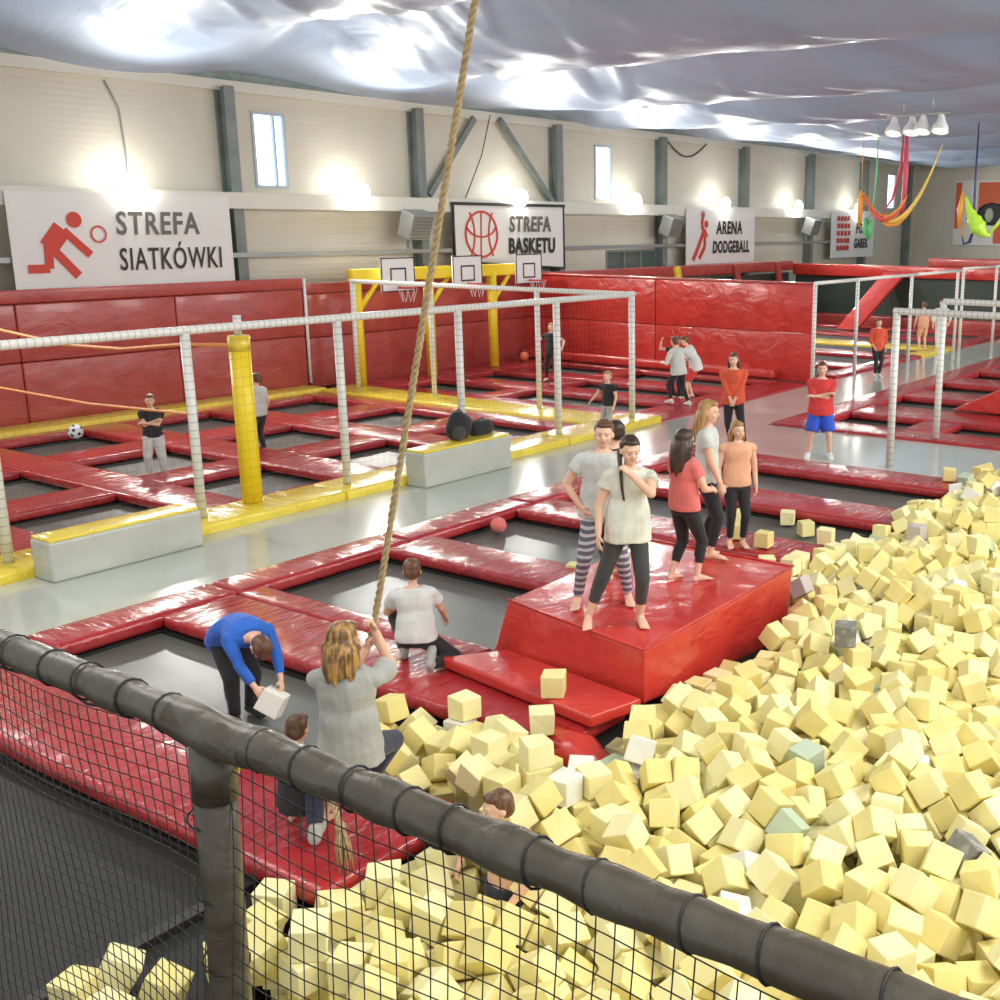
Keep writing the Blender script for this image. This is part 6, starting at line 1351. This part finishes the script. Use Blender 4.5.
person('boy in red tee and blue shorts with folded arms on the cross walkway', 1.62, (16.85, 8.25, 0), 207,
       feet=((.12, 0, .04), (-.11, 0, .04)), hands=((-.06, .09, .68), (.07, .10, .66)), elbow=((1, -.2, -.6), (-1, -.2, -.6)), head=(0, .03, 1), top='c_red', sleeve=.85, hem=-.06, loose_top=.02,
       bottom='c_shorts', leg_end=.3, loose=.022, hair=('short', 'h_brown'), shoes='c_white', voxel=.011)
person('person in orange-red top and black leggings far down the walkway', 1.5, (27.1, 11.72, 0), 225,
       hands=((.10, .08, .52), (-.12, .06, .5)), feet=((.03, 0, .04), (-.03, .03, .04)), top='c_orange', sleeve=1.6, hem=-.05, bottom='c_black', leg_end=.07, hair=('short', 'h_brown'), shoes='c_white', voxel=FAR, facebits=False)
person('far figure in peach top at the end of the walkway, seen through the net frame', 1.5, (33.2, 12.9, .07), 40,
       up=(.1, .25, 1), hands=((.12, .12, .6), (-.15, .1, .5)), top='c_peach', bottom='c_peach', leg_end=.3, hair=('short', 'h_brown'), voxel=.018, facebits=False)
person('far figure in white clothes beside the peach one at the end of the walkway', 1.6, (33.9, 12.6, 0), 200,
       hands=((.15, .1, .5), (-.15, .1, .55)), top='c_white', sleeve=1.5, bottom='c_white', leg_end=.08, hair=('short', 'h_brown'), voxel=.018, facebits=False)
person('child in grey shirt and black trousers stepping away on the basketball court pads', 1.5, (20.0, 13.15, .05), 75,
       pel=(.0, 0, .50), up=(-.12, .16, 1), feet=((.09, -.12, .04), (-.05, .10, .055)), hands=((.16, .06, .60), (-.16, .16, .60)), head=(-.05, .12, 1), top='c_lgrey', sleeve=1.3, hem=-.05, loose_top=.014,
       bottom='c_black', leg_end=.07, hair=('short', 'h_brown'), shoes='c_white', voxel=.012, facebits=False)
person('child in white shirt and red shorts leaning over beside the one in grey', 1.5, (21.0, 13.45, .05), 120,
       pel=(0, -.05, .48), up=(-.1, .55, 1), feet=((.08, .0, .04), (-.08, .06, .04)), hands=((.12, .25, .62), (-.14, .3, .60)), head=(0, .5, 1), top='c_white', sleeve=.9, hem=-.05, loose_top=.02,
       bottom='c_red', leg_end=.3, loose=.02, hair=('short', 'h_brown'), voxel=.012, facebits=False)
person('child in black with one arm raised behind the pair on the basketball court', 1.45, (21.6, 14.25, -.12), 190,
       hands=((.22, .10, .92), (-.16, .2, .70)), elbow=((1, 0, -1), (-1, 0, -1)), top='c_black', bottom='c_black', hair=('short', 'h_brown'), voxel=.013, facebits=False)
person('player in black with arms spread on the far basketball trampoline', 1.42, (21.4, 17.78, .045), 190,
       feet=((.10, 0, .04), (-.12, .03, .04)), hands=((.25, .08, .58), (-.27, .1, .60)), elbow=((1, -.4, -.5), (-1, -.4, -.5)), top='c_black', bottom='c_black', hair=('short', 'h_blond'), voxel=.013, facebits=False)
person('small blond child in black tee standing on the yellow pad by the walkway', 1.2, (16.35, 12.28, .0), 175,
       hands=((.26, .10, .55), (-.16, .05, .5)), head=(.05, .05, 1), top='c_black', sleeve=.45, bottom='c_grey', hair=('short', 'h_blond'), hs=1.12, voxel=.011)
person('boy in black tee and grey trousers with folded arms on the volleyball trampolines', 1.30, (10.1, 16.5, -.125), 232,
       feet=((.09, 0, .04), (-.09, .03, .04)), hands=((-.05, .10, .70), (.06, .11, .68)), elbow=((1, -.2, -.6), (-1, -.2, -.6)), top='c_black', sleeve=.5, hem=-.04, bottom='c_lgrey', leg_end=.08, loose=.014, hair=('short', 'h_brown'), hs=1.1, voxel=.010)
person('person in grey and black almost hidden behind the yellow padded post', 1.45, (12.12, 16.6, -.14), 100,
       hands=((.16, .05, .5), (-.16, .05, .5)), top='c_lgrey', bottom='c_black', leg_end=.08, hair=('short', 'h_brown'), voxel=.013, facebits=False)
# boy in blue bending over, holding a white foam cube
def side_stripe(root, d):
    S = d['S']; bm = bmesh.new(); hp_, k, a = d['legs'][0]
    o1 = V((.054, -.005, 0)); o2 = V((.038, 0, 0)); o3 = V((.030, 0, 0))
    capsule(bm, (hp_+o1)*S, (k+o2)*S, .007*S, .006*S); capsule(bm, (k+o2)*S, (a+o3)*S, .006*S, .005*S); obj('white_stripe', bm, M['c_white'], root, smooth=True)
person('boy in royal blue sweater and black tracksuit trousers bending over a trampoline', 1.42, (5.19, 7.62, -.13), -100,
       pel=(0, -.10, .49), up=(0, 1, -.12), up0=(0, .55, .8), feet=((.07, .03, .04), (-.07, -.06, .04)), hands=((.06, .34, .27), (-.07, .36, .27)), elbow=((.8, -.4, 0), (-.8, -.4, 0)),
       head=(0, .75, -.35), look=(0, .4, -1), top='c_blue', sleeve=1.8, hem=-.05, loose_top=.014, bottom='c_black', leg_end=.06, loose=.008, hair=('short', 'h_brown'), shoes='c_black', extra=side_stripe)
q = (Matrix.Rotation(.5, 3, 'Z') @ Matrix.Rotation(.45, 3, 'X') @ Matrix.Rotation(.3, 3, 'Y')).to_quaternion()
_f = math.radians(-100); put_cube(CS['foamwhite'], (5.19+math.cos(_f)*.515, 7.62+math.sin(_f)*.515, .178), q, 'white foam cube held in the hands of the bending boy in blue')
# kneeling boy in white
person('kneeling boy in white tee and black trousers seen from behind on the red pad', 1.38, (6.50, 6.98, .055), 40,
       pel=(0, -.02, .20), up=(-.06, .16, 1), up0=(0, .1, 1), feet=((.09, -.15, .05), (-.10, .12, .04)), knee=((.5, 1, .15), (-.5, .9, .8)), foot_pitch=(-1.1, 0), hands=((.16, .20, .24), (-.16, .22, .30)),
       head=(0, .22, 1), look=(-.1, 1, -.3), top='c_white', sleeve=.5, hem=-.03, loose_top=.016, bottom='c_black', leg_end=.07, loose=.006, hair=('short', 'h_brown'), shoes='c_grey', hs=1.08, facebits=False)
# woman on the rope
_wl = V((4.19, 5.12, .055)); _wf = 36
def wloc(p):
    a = math.radians(_wf-90); q = V(p)-_wl; return V((q.x*math.cos(a)+q.y*math.sin(a), -q.x*math.sin(a)+q.y*math.cos(a), q.z))/1.64
_h1 = wloc(V(ROPE_H)); _d = (ROPE_T-V(ROPE_H)).normalized()/1.64
person('woman in loose grey tee with gold-ended hair gripping the rope, seen from behind', 1.64, _wl, _wf,
       pel=(0, 0, .41), up=(.0, .02, 1), up0=(0, -.1, 1), feet=((-.02, .20, .12), (-.16, .02, .045)), knee=((.6, 1, .3), (-.6, 1, .2)), foot_pitch=(.3, 0),
       hands=(tuple(_h1 + V((.015, -.035, 0))), tuple(_h1 - _d*.13 + V((-.018, -.030, 0)))), elbow=((.30, -.15, -1), (-.5, -.1, -1)), finger_curl=(1.25, 1.25),
       head=(.02, .16, 1), look=(.45, 1, .1), slim=1.0, top='c_grey', sleeve=.72, hem=-.07, loose_top=.014, bottom='c_navy', leg_end=.07, loose=.004, hair=('wavy', 'h_ombre'), shoes='c_grey', hs=1.02, facebits=True)
# crouching small child behind the rail, child in the pit
person('small brown-haired child crouching on the red pad behind the padded rail', 1.12, (4.15, 5.58, .045), 20,
       pel=(0, -.05, .19), up=(0, .22, 1), feet=((.10, .05, .04), (-.10, .04, .04)), knee=((.5, 1, .6), (-.5, 1, .6)), hands=((.12, .25, .30), (-.12, .25, .30)), head=(0, .2, 1), top='c_black', sleeve=.5, bottom='c_black', leg_end=.3, loose=.002,
       hair=('short', 'h_brown'), hs=1.15, facebits=False)
person('bare-chested child sunk chest-deep in the foam cubes behind the padded rail', 1.28, (4.30, 4.02, -.60), 165,
       hands=((.20, .10, .60), (-.20, .10, .58)), elbow=((1, -.2, -.2), (-1, -.2, -.2)), head=(.10, .1, 1), look=(.2, 1, -.3), bottom='c_navy', leg_end=.3, hair=('short', 'h_brown'), skin='skin', hs=1.1)
